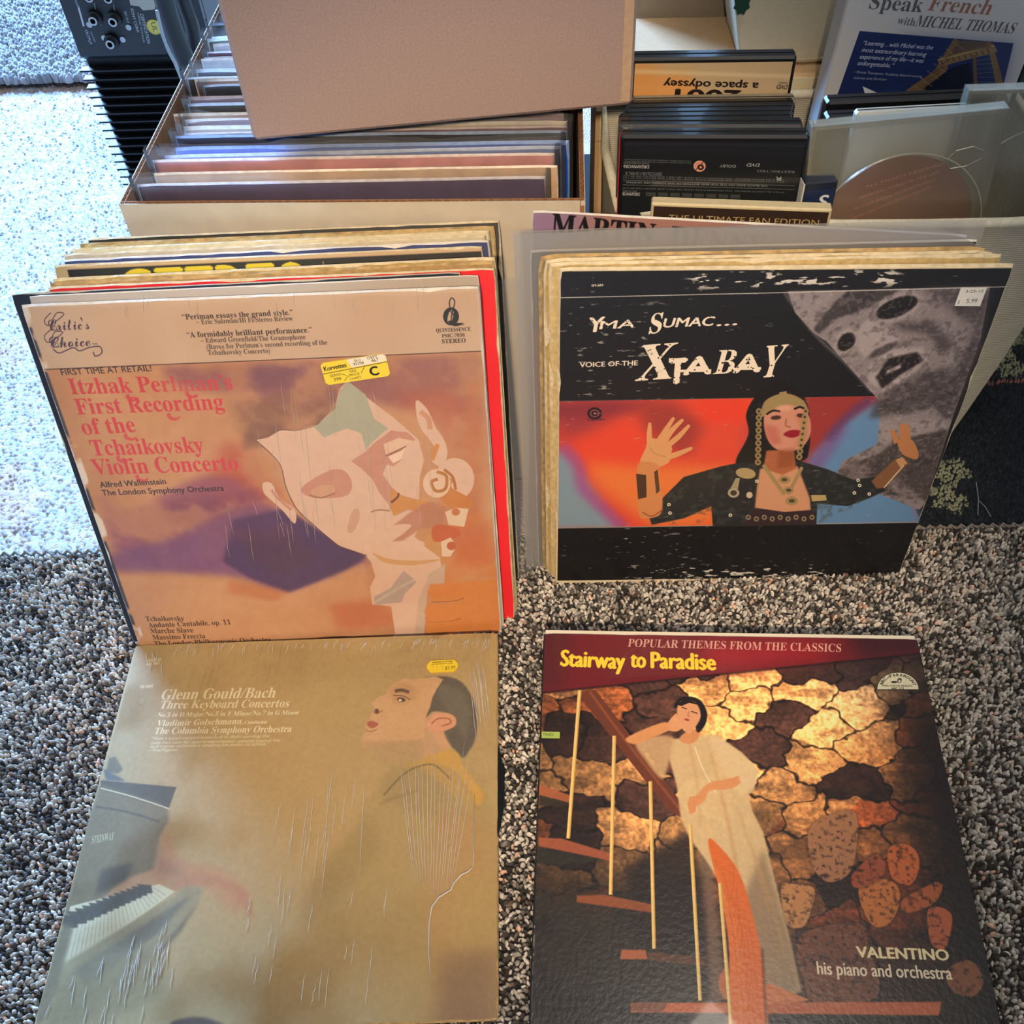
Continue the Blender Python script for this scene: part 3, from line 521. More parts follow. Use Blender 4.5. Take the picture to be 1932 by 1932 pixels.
def art_piano():
    A = art_on(M_PIANO, LP, LP, 1300, '#b99a66'); n = A.n; P = A.poly; N1, N2, N3 = fbm(n, 4, 41), fbm(n, 24, 42), fbm(n, 110, 43, 3)
    A.a += ((N1 - .5)[..., None] * .05).astype(np.float32)
    P([(240, 1210), (330, 1210), (260, 1500), (160, 1560)], '#ab905e', .7, 30); P([(500, 1700), (860, 1640), (900, 1932), (60, 1990), (100, 1900), (400, 1880)], '#a89468', .7, 50)
    P([(420, 1220), (700, 1210), (640, 1500), (400, 1600)], '#bd9c66', .6, 60)
    # pianist in profile (plain stand-in)
    P([(505, 1800), (560, 1700), (640, 1600), (700, 1500), (745, 1440), (800, 1420), (870, 1420), (915, 1480), (937, 1560), (937, 1990), (470, 1990)], '#b09562', .95, 14)
    P([(600, 1640), (700, 1540), (720, 1600), (640, 1700), (560, 1760)], '#9c8252', .5, 16); P([(712, 1470), (760, 1440), (830, 1450), (860, 1560), (740, 1520)], '#a38a5c', .6, 12)
    P([(830, 1520), (937, 1560), (937, 1932), (820, 1932), (800, 1700)], '#b98e5a', .6, 24); P([(830, 1800), (937, 1790), (937, 1990), (820, 1990)], '#8a6c52', .75, 24); P([(860, 1660), (930, 1660), (930, 1780), (850, 1790)], '#b59a5c', .5, 20)
    P([(600, 1700), (740, 1640), (800, 1760), (700, 1932), (520, 1932)], '#b29a6c', .4, 26)
    P([(796, 1434), (808, 1420), (838, 1414), (866, 1420), (870, 1436), (893, 1470), (912, 1500), (900, 1520), (880, 1480), (850, 1450), (800, 1440)], '#cf9f4e', 1, 4, True)
    P([(745, 1448), (790, 1430), (840, 1440), (876, 1480), (900, 1530), (860, 1500), (800, 1450)], '#c29a52', .7, 8)
    A.line([(724, 1500), (760, 1462), (790, 1446), (820, 1444), (850, 1470)], 3, '#6d5a38', .7, 1); A.line([(714, 1518), (745, 1505), (790, 1490)], 5, '#8a7044', .5, 3)
    P([(686, 1402), (740, 1410), (790, 1432), (838, 1416), (850, 1340), (800, 1300), (760, 1290)], '#c79c72', 1, 2)
    P([(800, 1280), (840, 1276), (872, 1288), (893, 1320), (901, 1352), (896, 1396), (880, 1424), (872, 1430), (864, 1420), (848, 1404), (838, 1380), (858, 1360), (852, 1348), (820, 1342), (806, 1352), (800, 1354), (812, 1330), (808, 1306), (826, 1292)], '#61584c', 1, 2, True)
    P([(826, 1292), (870, 1300), (890, 1340), (880, 1400), (850, 1350), (830, 1320)], '#756b5c', .7, 6)
    P([(782, 1282), (822, 1276), (836, 1282), (824, 1300), (816, 1316), (812, 1330), (804, 1352), (800, 1390), (770, 1404), (740, 1408), (700, 1412), (684, 1408), (681, 1396), (686, 1384), (692, 1376),
       (688, 1368), (698, 1358), (700, 1346), (710, 1340), (705, 1332), (700, 1326), (712, 1316), (730, 1310), (734, 1298), (746, 1288), (762, 1280)], '#d2a476', 1, 1)
    P([(680, 1396), (700, 1400), (780, 1396), (800, 1400), (796, 1430), (740, 1440), (700, 1436), (712, 1414), (690, 1412)], '#b89468', .85, 6)
    P([(734, 1298), (750, 1290), (770, 1288), (790, 1300), (780, 1320), (750, 1330), (736, 1320)], '#c08e64', .5, 5)
    A.line([(745, 1304), (758, 1302), (772, 1306)], 6, '#5c4434', .9, 1); A.ell(757, 1320, 8, 4, '#4a382c', .9, 1, 10); A.ell(755, 1321, 3, 2.4, '#e8d4b8'); A.line([(742, 1312), (760, 1313), (774, 1320)], 2, '#5c4434', .7)
    A.ell(711, 1342, 4, 5, '#5a3424', .9, 1); A.line([(704, 1343), (712, 1346), (722, 1340)], 2, '#8e5c40', .8); P([(692, 1366), (700, 1360), (714, 1366), (702, 1374)], '#b0604c', 1, 1, True); A.line([(690, 1378), (700, 1380), (712, 1376)], 2.4, '#9c6c50', .7)
    P([(806, 1362), (820, 1348), (846, 1346), (860, 1356), (858, 1370), (842, 1378), (830, 1382), (812, 1380), (806, 1372)], '#dd9c78', 1, 1, True); A.line([(814, 1366), (826, 1356), (846, 1356), (850, 1364), (834, 1370)], 3, '#a8603f', .8)
    P([(816, 1384), (836, 1382), (850, 1408), (838, 1416), (824, 1400)], '#d8a078', .8, 4)
    # hands
    P([(200, 1672), (250, 1650), (300, 1628), (312, 1560), (340, 1620), (420, 1640), (470, 1690), (440, 1720), (380, 1670), (330, 1664), (300, 1684), (210, 1690)], '#c08a5c', .85, 9, True)
    P([(300, 1480), (318, 1520), (300, 1560), (310, 1620), (350, 1640), (300, 1650), (260, 1560), (250, 1500)], '#a67a58', .7, 12, True)
    P([(300, 1690), (340, 1660), (400, 1652), (460, 1680), (480, 1740), (450, 1700), (410, 1670), (350, 1676)], '#b98058', .8, 5, True)
    # piano
    dkp = '#6e5f42'
    P([(206, 1430), (218, 1428), (232, 1452), (222, 1460), (200, 1456)], dkp, .9, 2); P([(195, 1450), (232, 1470), (236, 1474), (200, 1472)], '#5c5a54', .9, 2)
    P([(190, 1472), (333, 1485), (318, 1526), (250, 1510), (190, 1490)], '#574a30', .95, 1); P([(188, 1480), (300, 1515), (318, 1530), (318, 1550), (300, 1580), (290, 1640), (230, 1660), (200, 1690), (120, 1760), (120, 1700)], '#7d6a44', .92, 4)
    A.line([(190, 1487), (250, 1503), (320, 1526)], 2.5, '#c9ba90'); A.line([(180, 1522), (240, 1532), (300, 1550)], 4, '#5c4e34', .8, 1); A.text('STEINWAY', (172, 1592), (214, 1584), 14, '#c9bf96', 'serif', -.01, .1)
    P([(192, 1640), (250, 1628), (240, 1660), (180, 1690)], '#54462e', .8, 6)
    P([(132, 1710), (300, 1668), (330, 1682), (140, 1820), (118, 1870), (108, 1850)], '#d6c49a', 1, 1)
    for k in range(24):
        t = k / 23; a = (139 + 150 * t ** .9, 1746 - 72 * t); A.line([a, (a[0] - 16 + 40 * t, a[1] + 66 - 50 * t)], 1.2, '#8d8a78', .6, sp=False)
    for k in range(13):
        t = (k / 12) ** .85; x = 128 + 150 * t; y = 1738 - 58 * t; w = 16 - 9 * t; P([(x - 20, y - 12), (x + w, y - 10), (x + w + 3, y + 12 - 7 * t), (x - 6, y + 14 - 8 * t)], '#50442f', .95, 1)
    P([(116, 1820), (330, 1690), (350, 1672), (382, 1674), (376, 1700), (300, 1790), (200, 1880), (120, 1960), (90, 1960)], '#9c8a62', .9, 4)
    P([(140, 1830), (330, 1706), (360, 1690), (300, 1760), (160, 1860)], '#6e6450', .7, 5); P([(300, 1790), (376, 1700), (340, 1760), (300, 1800)], '#6a5c44', .7, 4)
    P([(120, 1740), (138, 1750), (110, 1860), (80, 1932), (60, 1932), (100, 1800)], '#7c6c4c', .9, 4); P([(100, 1860), (190, 1800), (300, 1780), (320, 1880), (200, 1932), (70, 1960)], '#8a7750', .7, 18)
    P([(320, 1932), (350, 1921), (390, 1921), (420, 1940), (320, 1960)], '#5c4a3c', 1, 3, True)
    # lettering
    cr = '#f4e6c4'
    A.text('STEREO', (276, 1249), (302, 1247), 5, cr, 'bolditalic'); A.text('MS 7001', (275, 1256), (300, 1254), 5, cr, 'bolditalic'); A.text('ML 6401', (263, 1298), (288, 1297), 5, cr, 'bolditalic')
    A.line([(248, 1304), (293, 1302), (288, 1340), (243, 1341), (248, 1304)], 1.4, '#a08a60', .6, sp=False); A.ell(268, 1322, 10, 9, '#a08a60', .5); A.ell(268, 1322, 6, 5.5, '#b99a6a', .8)
    A.text('Glenn Gould/Bach', (302, 1320), (518, 1316), 19, cr, 'serif', -.010, .12); A.text('Three Keyboard Concertos', (300, 1337), (544, 1334), 15, cr, 'serif', -.010, .12)
    A.text('No.3 in D Major/No.5 in F Minor/No.7 in G Minor', (296, 1353), (564, 1348), 8, cr, 'serif', -.004, .12); A.text('Vladimir Golschmann,', (294, 1370), (458, 1366), 11, cr, 'serif', -.006, .12)
    A.text('Conductor', (460, 1366), (504, 1365), 6.5, cr, 'bolditalic'); A.text('The Columbia Symphony Orchestra', (290, 1385), (549, 1381), 12, cr, 'serif', -.006, .12)
    for T, a, b in (('“There is a grace and good humor to all his (Bach) recordings that', (284, 1396), (508, 1391)), ('make them seem like captured improvisations—personal, inspired, free.', (285, 1404), (529, 1399)), ('Such creative excitement is something few pianists can achieve.”', (283, 1411), (505, 1406)), ('—Time Magazine', (277, 1418), (333, 1417))):
        A.text(T, a, b, 5.5, '#e6d8b0', 'sansi', .006)
    # canvas weave of the paper and rubbing
    A.a += ((N3 - .5)[..., None] * .05).astype(np.float32); A.grain(.04, 9); return A

def art_stair():
    A = art_on(M_STAIR, LP, LP, 1300, '#2a1e18'); n = A.n; P = A.poly
    # irregular stones: nearest-seed cells in a warped, anisotropic field
    g = np.random.default_rng(52); pts = []
    tries = g.random((3000, 2)) * 1.2 - .1
    for p in tries:
        if all(((p[0] - q[0]) / .120) ** 2 + ((p[1] - q[1]) / .078) ** 2 > .80 for q in pts): pts.append(p)
    pts = np.array(pts); k = n // 2; yy, xx = np.mgrid[0:k, 0:k] / k
    w1, w2 = fbm(k, 14, 61), fbm(k, 14, 62); ang = np.clip((xx - .35) * 1.3, -.25, .75) * (1 - yy * .3)
    xs = xx + (w1 - .5) * .04 + (fbm(k, 50, 71, 2) - .5) * .018; ys = yy + (w2 - .5) * .04 + (fbm(k, 50, 72, 2) - .5) * .018
    d1 = np.full((k, k), 9.); d2 = d1.copy(); ci = np.zeros((k, k), int)
    for i, (px, py) in enumerate(pts):
        a = np.clip((px - .35) * 1.3, -.25, .75) * (1 - py * .3); c_, s_ = math.cos(a), math.sin(a); dx, dy = xs - px, ys - py
        u = dx * c_ - dy * s_; v = dx * s_ + dy * c_; d = np.maximum(np.abs(u / 1.45), np.abs(v))
        closer = d < d1; d2 = np.where(closer, d1, np.minimum(d2, d)); ci = np.where(closer, i, ci); d1 = np.where(closer, d, d1)
    up = lambda z: np.repeat(np.repeat(z, 2, 0), 2, 1)
    gap = boxblur(up(d2 - d1), 1); ci = up(ci); tone = g.random(len(pts)); hue = g.random(len(pts)); grit = fbm(n, 130, 64, 3); grit2 = fbm(n, 40, 65, 4); vein = fbm(n, 16, 66, 5, stretch=(.7, 2.2))
    Y, X = np.mgrid[0:n, 0:n] / n
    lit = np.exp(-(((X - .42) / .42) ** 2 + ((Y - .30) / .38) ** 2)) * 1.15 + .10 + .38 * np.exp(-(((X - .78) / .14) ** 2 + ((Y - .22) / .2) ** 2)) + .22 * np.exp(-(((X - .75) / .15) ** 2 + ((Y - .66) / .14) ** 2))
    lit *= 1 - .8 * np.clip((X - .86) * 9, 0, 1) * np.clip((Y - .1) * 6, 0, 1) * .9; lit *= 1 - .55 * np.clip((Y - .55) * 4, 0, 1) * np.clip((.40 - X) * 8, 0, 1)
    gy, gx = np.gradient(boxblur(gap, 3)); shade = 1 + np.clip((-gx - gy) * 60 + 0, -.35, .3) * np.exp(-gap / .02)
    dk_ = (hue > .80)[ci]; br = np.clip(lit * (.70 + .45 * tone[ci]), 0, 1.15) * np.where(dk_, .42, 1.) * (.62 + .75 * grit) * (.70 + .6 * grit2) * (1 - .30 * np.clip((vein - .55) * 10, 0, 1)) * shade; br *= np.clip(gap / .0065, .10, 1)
    c0 = np.array([1.05, .76, .44]); c1 = np.array([.98, .54, .28]); c2 = np.array([.66, .42, .34]); h = hue[ci][..., None]
    warm = np.clip((X - .55) * 2 + (Y - .45) * 2, 0, 1)[..., None]; base = np.where(h < .66 - .3 * warm, c0, np.where(h < .80, c1, c2)) * (1 - warm * np.array([.0, .22, .38]))
    cool = np.clip((X - .66) * 5, 0, 1) * np.clip((.34 - Y) * 5, 0, 1); base = base * (1 - cool[..., None] * np.array([.16, .04, -.22]))
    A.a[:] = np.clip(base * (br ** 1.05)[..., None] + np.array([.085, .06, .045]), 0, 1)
    # some big single stones low at the right
    for q, c in (([(1676, 1602), (1706, 1592), (1730, 1608), (1734, 1640), (1720, 1668), (1700, 1668), (1680, 1650)], '#ce6a34'), ([(1622, 1670), (1660, 1658), (1690, 1668), (1698, 1700), (1680, 1740), (1650, 1748), (1626, 1712)], '#d07a38'),
                 ([(1474, 1672), (1500, 1668), (1536, 1676), (1532, 1712), (1516, 1748), (1484, 1742)], '#c98c54'), ([(1750, 1718), (1776, 1712), (1796, 1728), (1792, 1766), (1780, 1792), (1756, 1778)], '#bf6238'),
                 ([(1700, 1700), (1740, 1676), (1768, 1664), (1778, 1676), (1760, 1706), (1712, 1722)], '#b8602f'), ([(1608, 1650), (1650, 1612), (1670, 1628), (1664, 1654), (1616, 1676)], '#a65230'),
                 ([(1530, 1558), (1610, 1530), (1616, 1600), (1600, 1650), (1560, 1664), (1532, 1630)], '#b07a52'), ([(1510, 1765), (1620, 1742), (1640, 1790), (1655, 1880), (1545, 1895), (1515, 1850)], '#7c4a33'), ([(1786, 1830), (1830, 1812), (1856, 1850), (1836, 1880), (1795, 1868)], '#8c5434')):
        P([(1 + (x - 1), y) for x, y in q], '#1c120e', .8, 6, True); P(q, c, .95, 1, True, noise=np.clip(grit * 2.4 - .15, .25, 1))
    # shadowed floor low at the left
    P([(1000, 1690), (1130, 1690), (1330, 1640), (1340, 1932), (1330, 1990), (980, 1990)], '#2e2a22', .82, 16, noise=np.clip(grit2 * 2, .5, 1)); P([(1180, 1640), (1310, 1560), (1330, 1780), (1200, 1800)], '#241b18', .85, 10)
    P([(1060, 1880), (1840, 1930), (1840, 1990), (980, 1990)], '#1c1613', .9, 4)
    # treads
    for q, c in (([(1018, 1480), (1075, 1500), (1078, 1516), (1018, 1500)], '#a8603a'), ([(1018, 1500), (1078, 1516), (1060, 1522), (1018, 1520)], '#352c20'), ([(1016, 1580), (1060, 1582), (1152, 1610), (1150, 1624), (1016, 1596)], '#a2583a'),
                 ([(1016, 1598), (1140, 1622), (1060, 1632), (1014, 1628)], '#2c2a20'), ([(1088, 1690), (1140, 1688), (1230, 1706), (1230, 1722), (1088, 1702)], '#93502e'), ([(1172, 1792), (1218, 1792), (1222, 1810), (1170, 1810)], '#b0623a'), ([(1222, 1796), (1330, 1806), (1330, 1822), (1222, 1812)], '#5c3a2a'),
                 ([(1190, 1892), (1776, 1890), (1772, 1916), (1190, 1910)], '#c8683a'), ([(1190, 1892), (1260, 1892), (1250, 1910), (1190, 1908)], '#7a4630')): P(q, c, .95, 1)
    P([(1106, 1302), (1124, 1302), (1290, 1520), (1300, 1550), (1262, 1530), (1098, 1320)], '#6e3a26'); A.line([(1112, 1304), (1190, 1410), (1288, 1534)], 5, '#93532f', .8, 1)
    # a woman in a long cream gown leaning on the rail (plain stand-in)
    gw = '#dcc08c'; sk = '#dd9a62'
    P([(1318, 1600), (1340, 1600), (1362, 1800), (1366, 1890), (1340, 1888), (1330, 1700)], '#7c6552', .8, 6)
    P([(1268, 1395), (1320, 1388), (1352, 1386), (1400, 1420), (1428, 1450), (1424, 1490), (1412, 1500), (1420, 1530), (1440, 1570), (1462, 1660), (1490, 1770), (1512, 1870), (1470, 1888), (1420, 1860), (1380, 1700), (1330, 1620), (1300, 1580), (1284, 1540), (1276, 1480), (1262, 1430)], gw, .96, 2)
    P([(1440, 1600), (1490, 1770), (1514, 1872), (1440, 1888), (1400, 1700)], '#8e7458', .75, 8); P([(1200, 1398), (1270, 1390), (1262, 1440), (1250, 1470), (1222, 1440)], '#d2ae7c', .9, 4, True); P([(1340, 1390), (1402, 1424), (1430, 1462), (1400, 1500), (1370, 1460)], '#e2c896', .9, 3, True)
    for a, b in (((1300, 1400), (1322, 1560)), ((1340, 1420), (1390, 1640)), ((1390, 1520), (1450, 1720)), ((1420, 1600), (1480, 1800)), ((1360, 1500), (1400, 1700))): A.line([a, ((a[0] + b[0]) / 2 + 4, (a[1] + b[1]) / 2), b], 5, '#c49c68', .45, 3)
    A.line([(1310, 1408), (1326, 1450), (1350, 1496)], 2.5, '#efe0b4', .9); P([(1182, 1392), (1240, 1366), (1262, 1364), (1266, 1376), (1220, 1396), (1196, 1404)], sk, 1, 1, True)
    P([(1258, 1372), (1262, 1360), (1276, 1346), (1280, 1356), (1288, 1372), (1276, 1380), (1262, 1378)], '#e0a06c', 1, 0, True)
    for k in range(3): A.line([(1272 + k * 6, 1372), (1268 + k * 6, 1362 - k), (1276 + k * 4, 1354 + 3 * k)], 4, '#e6aa78')
    P([(1290, 1384), (1314, 1376), (1318, 1392), (1300, 1404), (1282, 1396)], '#d89460', 1, 1, True)
    P([(1272, 1336), (1280, 1318), (1300, 1314), (1322, 1322), (1334, 1345), (1330, 1368), (1316, 1382), (1310, 1360), (1300, 1330)], '#201715', 1, 1, True)
    P([(1280, 1328), (1298, 1320), (1316, 1330), (1322, 1352), (1312, 1372), (1300, 1384), (1286, 1374), (1278, 1352)], '#e2a474', 1, 1, True); P([(1276, 1330), (1296, 1316), (1318, 1330), (1300, 1326), (1286, 1332)], '#201715')
    A.line([(1286, 1334), (1296, 1338)], 2, '#5c3424', sp=False); A.line([(1304, 1342), (1316, 1346)], 2, '#5c3424', sp=False); A.line([(1300, 1342), (1298, 1350), (1303, 1352)], 1.6, '#b06c48'); A.ell(1296, 1358, 5, 2.2, '#a8483c', rot=12)
    P([(1405, 1462), (1402, 1472), (1380, 1488), (1340, 1492), (1330, 1510), (1312, 1520), (1318, 1498), (1336, 1478), (1370, 1470)], sk, 1, 1, True)
    for k in range(4): A.line([(1322 - k * 6, 1500 + k), (1312 - k * 4, 1518), (1310 - k * 2, 1532 + k)], 5, '#dc9660'); 
    A.ell(1402, 1468, 8, 8, '#e6cda0', .8, 2)
    P([(1432, 1868), (1452, 1856), (1490, 1872), (1525, 1888), (1440, 1892)], '#d07a48', 1, 1, True); P([(1358, 1840), (1372, 1828), (1380, 1880), (1366, 1884), (1356, 1862)], '#b86a40', 1, 1, True)
    # newel and balusters
    P([(1336, 1588), (1360, 1600), (1396, 1650), (1424, 1740), (1440, 1830), (1448, 1990), (1378, 1990), (1376, 1800), (1362, 1700)], '#df6f2c', 1, 1, True); A.line([(1352, 1640), (1384, 1760), (1404, 1932)], 14, '#f08a40', .45, 6)
    for k in range(7): A.line([(1362 + k * 5, 1640 + 36 * k), (1371 + k * 5, 1670 + 36 * k), (1376 + k * 5, 1700 + 36 * k), (1384 + k * 5, 1668 + 36 * k), (1384 + k * 5, 1636 + 36 * k)], 1.1, '#9c4a1c', .45)
    for k in range(5): A.line([(1350 + k * 8, 1620 + 20 * k), (1384 + k * 8, 1760), (1392 + k * 11, 1940)], 1.2, '#b4561f', .4)
    A.line([(1438, 1790), (1446, 1932)], 5, '#5c3018', .7, 2, sp=False)
    for a, b in (((1094, 1301), (1072, 1582)), ((1159, 1388), (1152, 1688)), ((1227, 1474), (1234, 1790)), ((1302, 1556), (1321, 1888)), ((1358, 1666), (1384, 1990))): A.line([a, b], 7, '#f0cf7c', sp=False); A.line([(a[0] + 2.4, a[1]), (b[0] + 2.4, b[1])], 2, '#b88a44', .8, sp=False)
    # header
    P([(1000, 1180), (1760, 1190), (1740, 1232), (1345, 1273), (1020, 1308), (1000, 1310)], '#6e1a20'); P([(1330, 1215), (1560, 1212), (1560, 1240), (1380, 1262), (1320, 1260)], '#a81c28', .9, 30); P([(1600, 1195), (1760, 1195), (1740, 1240), (1620, 1246)], '#38161a', .8, 24); P([(1000, 1190), (1080, 1190), (1060, 1300), (1000, 1306)], '#4e1c22', .7, 20)
    A.line([(1018, 1308), (1345, 1274), (1740, 1233)], 3, '#1e0c0e', .9, 2, sp=False)
    A.text('POPULAR THEMES FROM THE CLASSICS', (1184, 1220), (1587, 1230), 15, '#f0c8b0', 'serif', -.012, .15)
    for T, a, b in (('Stairway', (1058, 1256), (1178, 1262)), ('to', (1190, 1258), (1217, 1260)), ('Paradise', (1229, 1260), (1350, 1264))): A.text(T, a, b, 30, '#f4dc3c', 'bold', .012)
    A.text('VALENTINO', (1618, 1806), (1791, 1812), 20, '#f4e0a4', 'bold', .02); A.text('his piano and orchestra', (1543, 1838), (1797, 1848), 24, '#f0dcb4', 'bold', -.006)
    t = np.linspace(0, math.pi, 30); cx, cy = 1694, 1302; P([(cx + 41 * math.cos(v), cy - 34 * math.sin(v)) for v in t], '#1a1a16'); P([(cx + 39 * math.cos(v), cy - 1.5 - 31.5 * math.sin(v)) for v in t], '#d6d6b4')
    for i, ch in enumerate('ABC-PARAMOUNT'):
        v = math.radians(160 - 140 * i / 12); x, y = cx + 30 * math.cos(v), cy - 3 - 23 * math.sin(v); q = math.pi / 2 - v; A.text(ch, (x - 2.2 * math.cos(q), y - 2.2 * math.sin(q)), (x + 2.4 * math.cos(q), y + 2.4 * math.sin(q)), 5.2, '#20201a', 'bold')
    A.ell(1687, 1287, 6, 2, '#2c2c24'); A.ell(1697, 1284, 4, 5, '#2c2c24', rot=20); A.ell(1697, 1285, 2.2, 3, '#d6d6b4', rot=20); A.text('FULL COLOR FIDELITY', (1666, 1295), (1722, 1296), 3, '#33332a', 'bold'); A.text('ABC 217', (1682, 1301), (1706, 1301), 4, '#20201a', 'bold')
    # black binding with rubs on the left; cream strip along the far edge
    P([(990, 1180), (1027, 1180), (1001, 1990), (980, 1990)], '#1d1c1c'); P([(1003, 1730), (1010, 1730), (1000, 1932), (994, 1932)], '#e8e2da', .9, 1, noise=np.clip(grit * 5 - 1.7, 0, 1)); A.text('com', (1003, 1925), (1006, 1912), 3, '#c8c0b8', 'sans')
    A.a *= (.97 + .06 * grit[..., None]).astype(np.float32); A.grain(.03, 5); return A
# ---------------------------------------------------------------- floor and rugs
FLOOR_Z = -.009
def carpet_mat(name, c0, c1, scale=6., fine=420., bump=.8, thr=(.42, .6), dark=None):
    m = bpy.data.materials.new(name); m.use_nodes = True; nt = m.node_tree; b = nt.nodes['Principled BSDF']; L = nt.links.new
    tc = nt.nodes.new('ShaderNodeTexCoord'); n = nt.nodes.new('ShaderNodeTexNoise'); n.inputs['Scale'].default_value = scale; n.inputs['Detail'].default_value = 2; n.inputs['Distortion'].default_value = 1.2
    r = nt.nodes.new('ShaderNodeValToRGB'); r.color_ramp.elements[0].position, r.color_ramp.elements[1].position = thr
    r.color_ramp.elements[0].color = (*srgb(c0), 1); r.color_ramp.elements[1].color = (*srgb(c1), 1)
    v = nt.nodes.new('ShaderNodeTexVoronoi'); v.inputs['Scale'].default_value = fine; bp = nt.nodes.new('ShaderNodeBump'); bp.inputs['Strength'].default_value = bump; bp.inputs['Distance'].default_value = .002; bp.invert = True
    L(tc.outputs['Object'], n.inputs['Vector']); L(n.outputs['Fac'], r.inputs['Fac']); L(r.outputs['Color'], b.inputs['Base Color']); L(tc.outputs['Object'], v.inputs['Vector'])
    L(v.outputs['Distance'], bp.inputs['Height']); L(bp.outputs['Normal'], b.inputs['Normal']); b.inputs['Roughness'].default_value = .95; b.inputs['Specular IOR Level'].default_value = .15
    return m
def pile_mat():
    m = bpy.data.materials.new('yarn'); m.use_nodes = True; nt = m.node_tree; b = nt.nodes['Principled BSDF']; a = nt.nodes.new('ShaderNodeVertexColor'); a.layer_name = 'yarn'
    nt.links.new(a.outputs['Color'], b.inputs['Base Color']); b.inputs['Roughness'].default_value = .85; b.inputs['Specular IOR Level'].default_value = .25; b.inputs['Sheen Weight'].default_value = .15; return m
YARN = pile_mat()
def pts_in(P, x, y):
    P = np.array(P, float); ins = np.zeros(len(x), bool); j = len(P) - 1
    for i in range(len(P)):
        c = ((P[i, 1] > y) != (P[j, 1] > y)) & (x < (P[j, 0] - P[i, 0]) * (y - P[i, 1]) / (P[j, 1] - P[i, 1] + 1e-12) + P[i, 0]); ins ^= c; j = i
    return ins
def pile(name, parent, x0, x1, y0, y1, sp, r, h, z, colf, keep=None, skip=(), seed=0, rings=2, stretch=1.35, label=None, cat=None):
    """thousands of yarn loops, each a little leaning dome of real geometry, joined as one piece of stuff"""
    g = np.random.default_rng(seed); nx, ny = int((x1 - x0) / sp), int((y1 - y0) / sp); X, Y = np.meshgrid(np.arange(nx), np.arange(ny))
    X = (x0 + (X + .5 * (Y % 2)) * sp).ravel(); Y = (y0 + Y * sp).ravel(); X = X + g.normal(0, sp * .24, len(X)); Y = Y + g.normal(0, sp * .24, len(Y))
    k = np.ones(len(X), bool)
    if keep is not None: k &= pts_in(keep, X, Y)
    for s in skip: k &= ~pts_in(s, X, Y)
    X, Y = X[k], Y[k]; N = len(X); a = g.random(N) * 2 * math.pi; st = 1 + (stretch - 1) * g.random(N); R = r * g.uniform(.8, 1.15, N); Hh = h * g.uniform(.7, 1.25, N); lean = g.normal(0, r * .45, (N, 2))
    m = 5; V = [np.c_[X + lean[:, 0], Y + lean[:, 1], z + Hh]]
    prof = [(.72, .72), (1.05, .0)] if rings == 2 else [(1.0, .0)]
    for q, hz in prof:
        for j in range(m):
            t = 2 * math.pi * j / m; ux, uy = np.cos(t) * q * R * st, np.sin(t) * q * R; V.append(np.c_[X + ux * np.cos(a) - uy * np.sin(a) + lean[:, 0] * hz, Y + ux * np.sin(a) + uy * np.cos(a) + lean[:, 1] * hz, z + Hh * hz - (1 - hz) * .001])
    V = np.stack(V, 1); nv = V.shape[1]; T = [(0, 1 + j, 1 + (j + 1) % m) for j in range(m)]
    if rings == 2:
        for j in range(m): c, d = 1 + j, 1 + (j + 1) % m; T += [(c, c + m, d + m), (c, d + m, d)]
    T = np.array(T); F = (T[None] + (np.arange(N) * nv)[:, None, None]).reshape(-1)
    me = bpy.data.meshes.new(name); me.vertices.add(N * nv); me.vertices.foreach_set('co', V.reshape(-1).astype(np.float32)); nf = len(F) // 3
    me.loops.add(len(F)); me.loops.foreach_set('vertex_index', F.astype(np.int32)); me.polygons.add(nf); me.polygons.foreach_set('loop_start', (np.arange(nf) * 3).astype(np.int32)); me.polygons.foreach_set('loop_total', np.full(nf, 3, np.int32))
    me.polygons.foreach_set('use_smooth', np.ones(nf, bool)); me.update(calc_edges=True)
    C = colf(X, Y, g); at = me.color_attributes.new('yarn', 'FLOAT_COLOR', 'POINT'); fc = np.ones((N, nv, 4), np.float32); fc[..., :3] = C[:, None]; fc[:, 1 + m:, :3] *= .8; at.data.foreach_set('color', fc.ravel())
    me.materials.append(YARN); o = bpy.data.objects.new(name, me); COL.objects.link(o); o.parent = parent; o['kind'] = 'stuff'
    if label: o['label'] = label
    return o
def mix(a, b, t): return a + (b - a) * t[:, None]
def hn(X, Y, s, seed=0):
    """smooth value noise at points"""
    g = np.random.default_rng(seed).random((64, 64)); x, y = X * s % 64, Y * s % 64; i, j = x.astype(int), y.astype(int); fx, fy = x - i, y - j; fx = fx * fx * (3 - 2 * fx); fy = fy * fy * (3 - 2 * fy)
    q = lambda u, v: g[u % 64, v % 64]; return (q(i, j) * (1 - fx) + q(i + 1, j) * fx) * (1 - fy) + (q(i, j + 1) * (1 - fx) + q(i + 1, j + 1) * fx) * fy

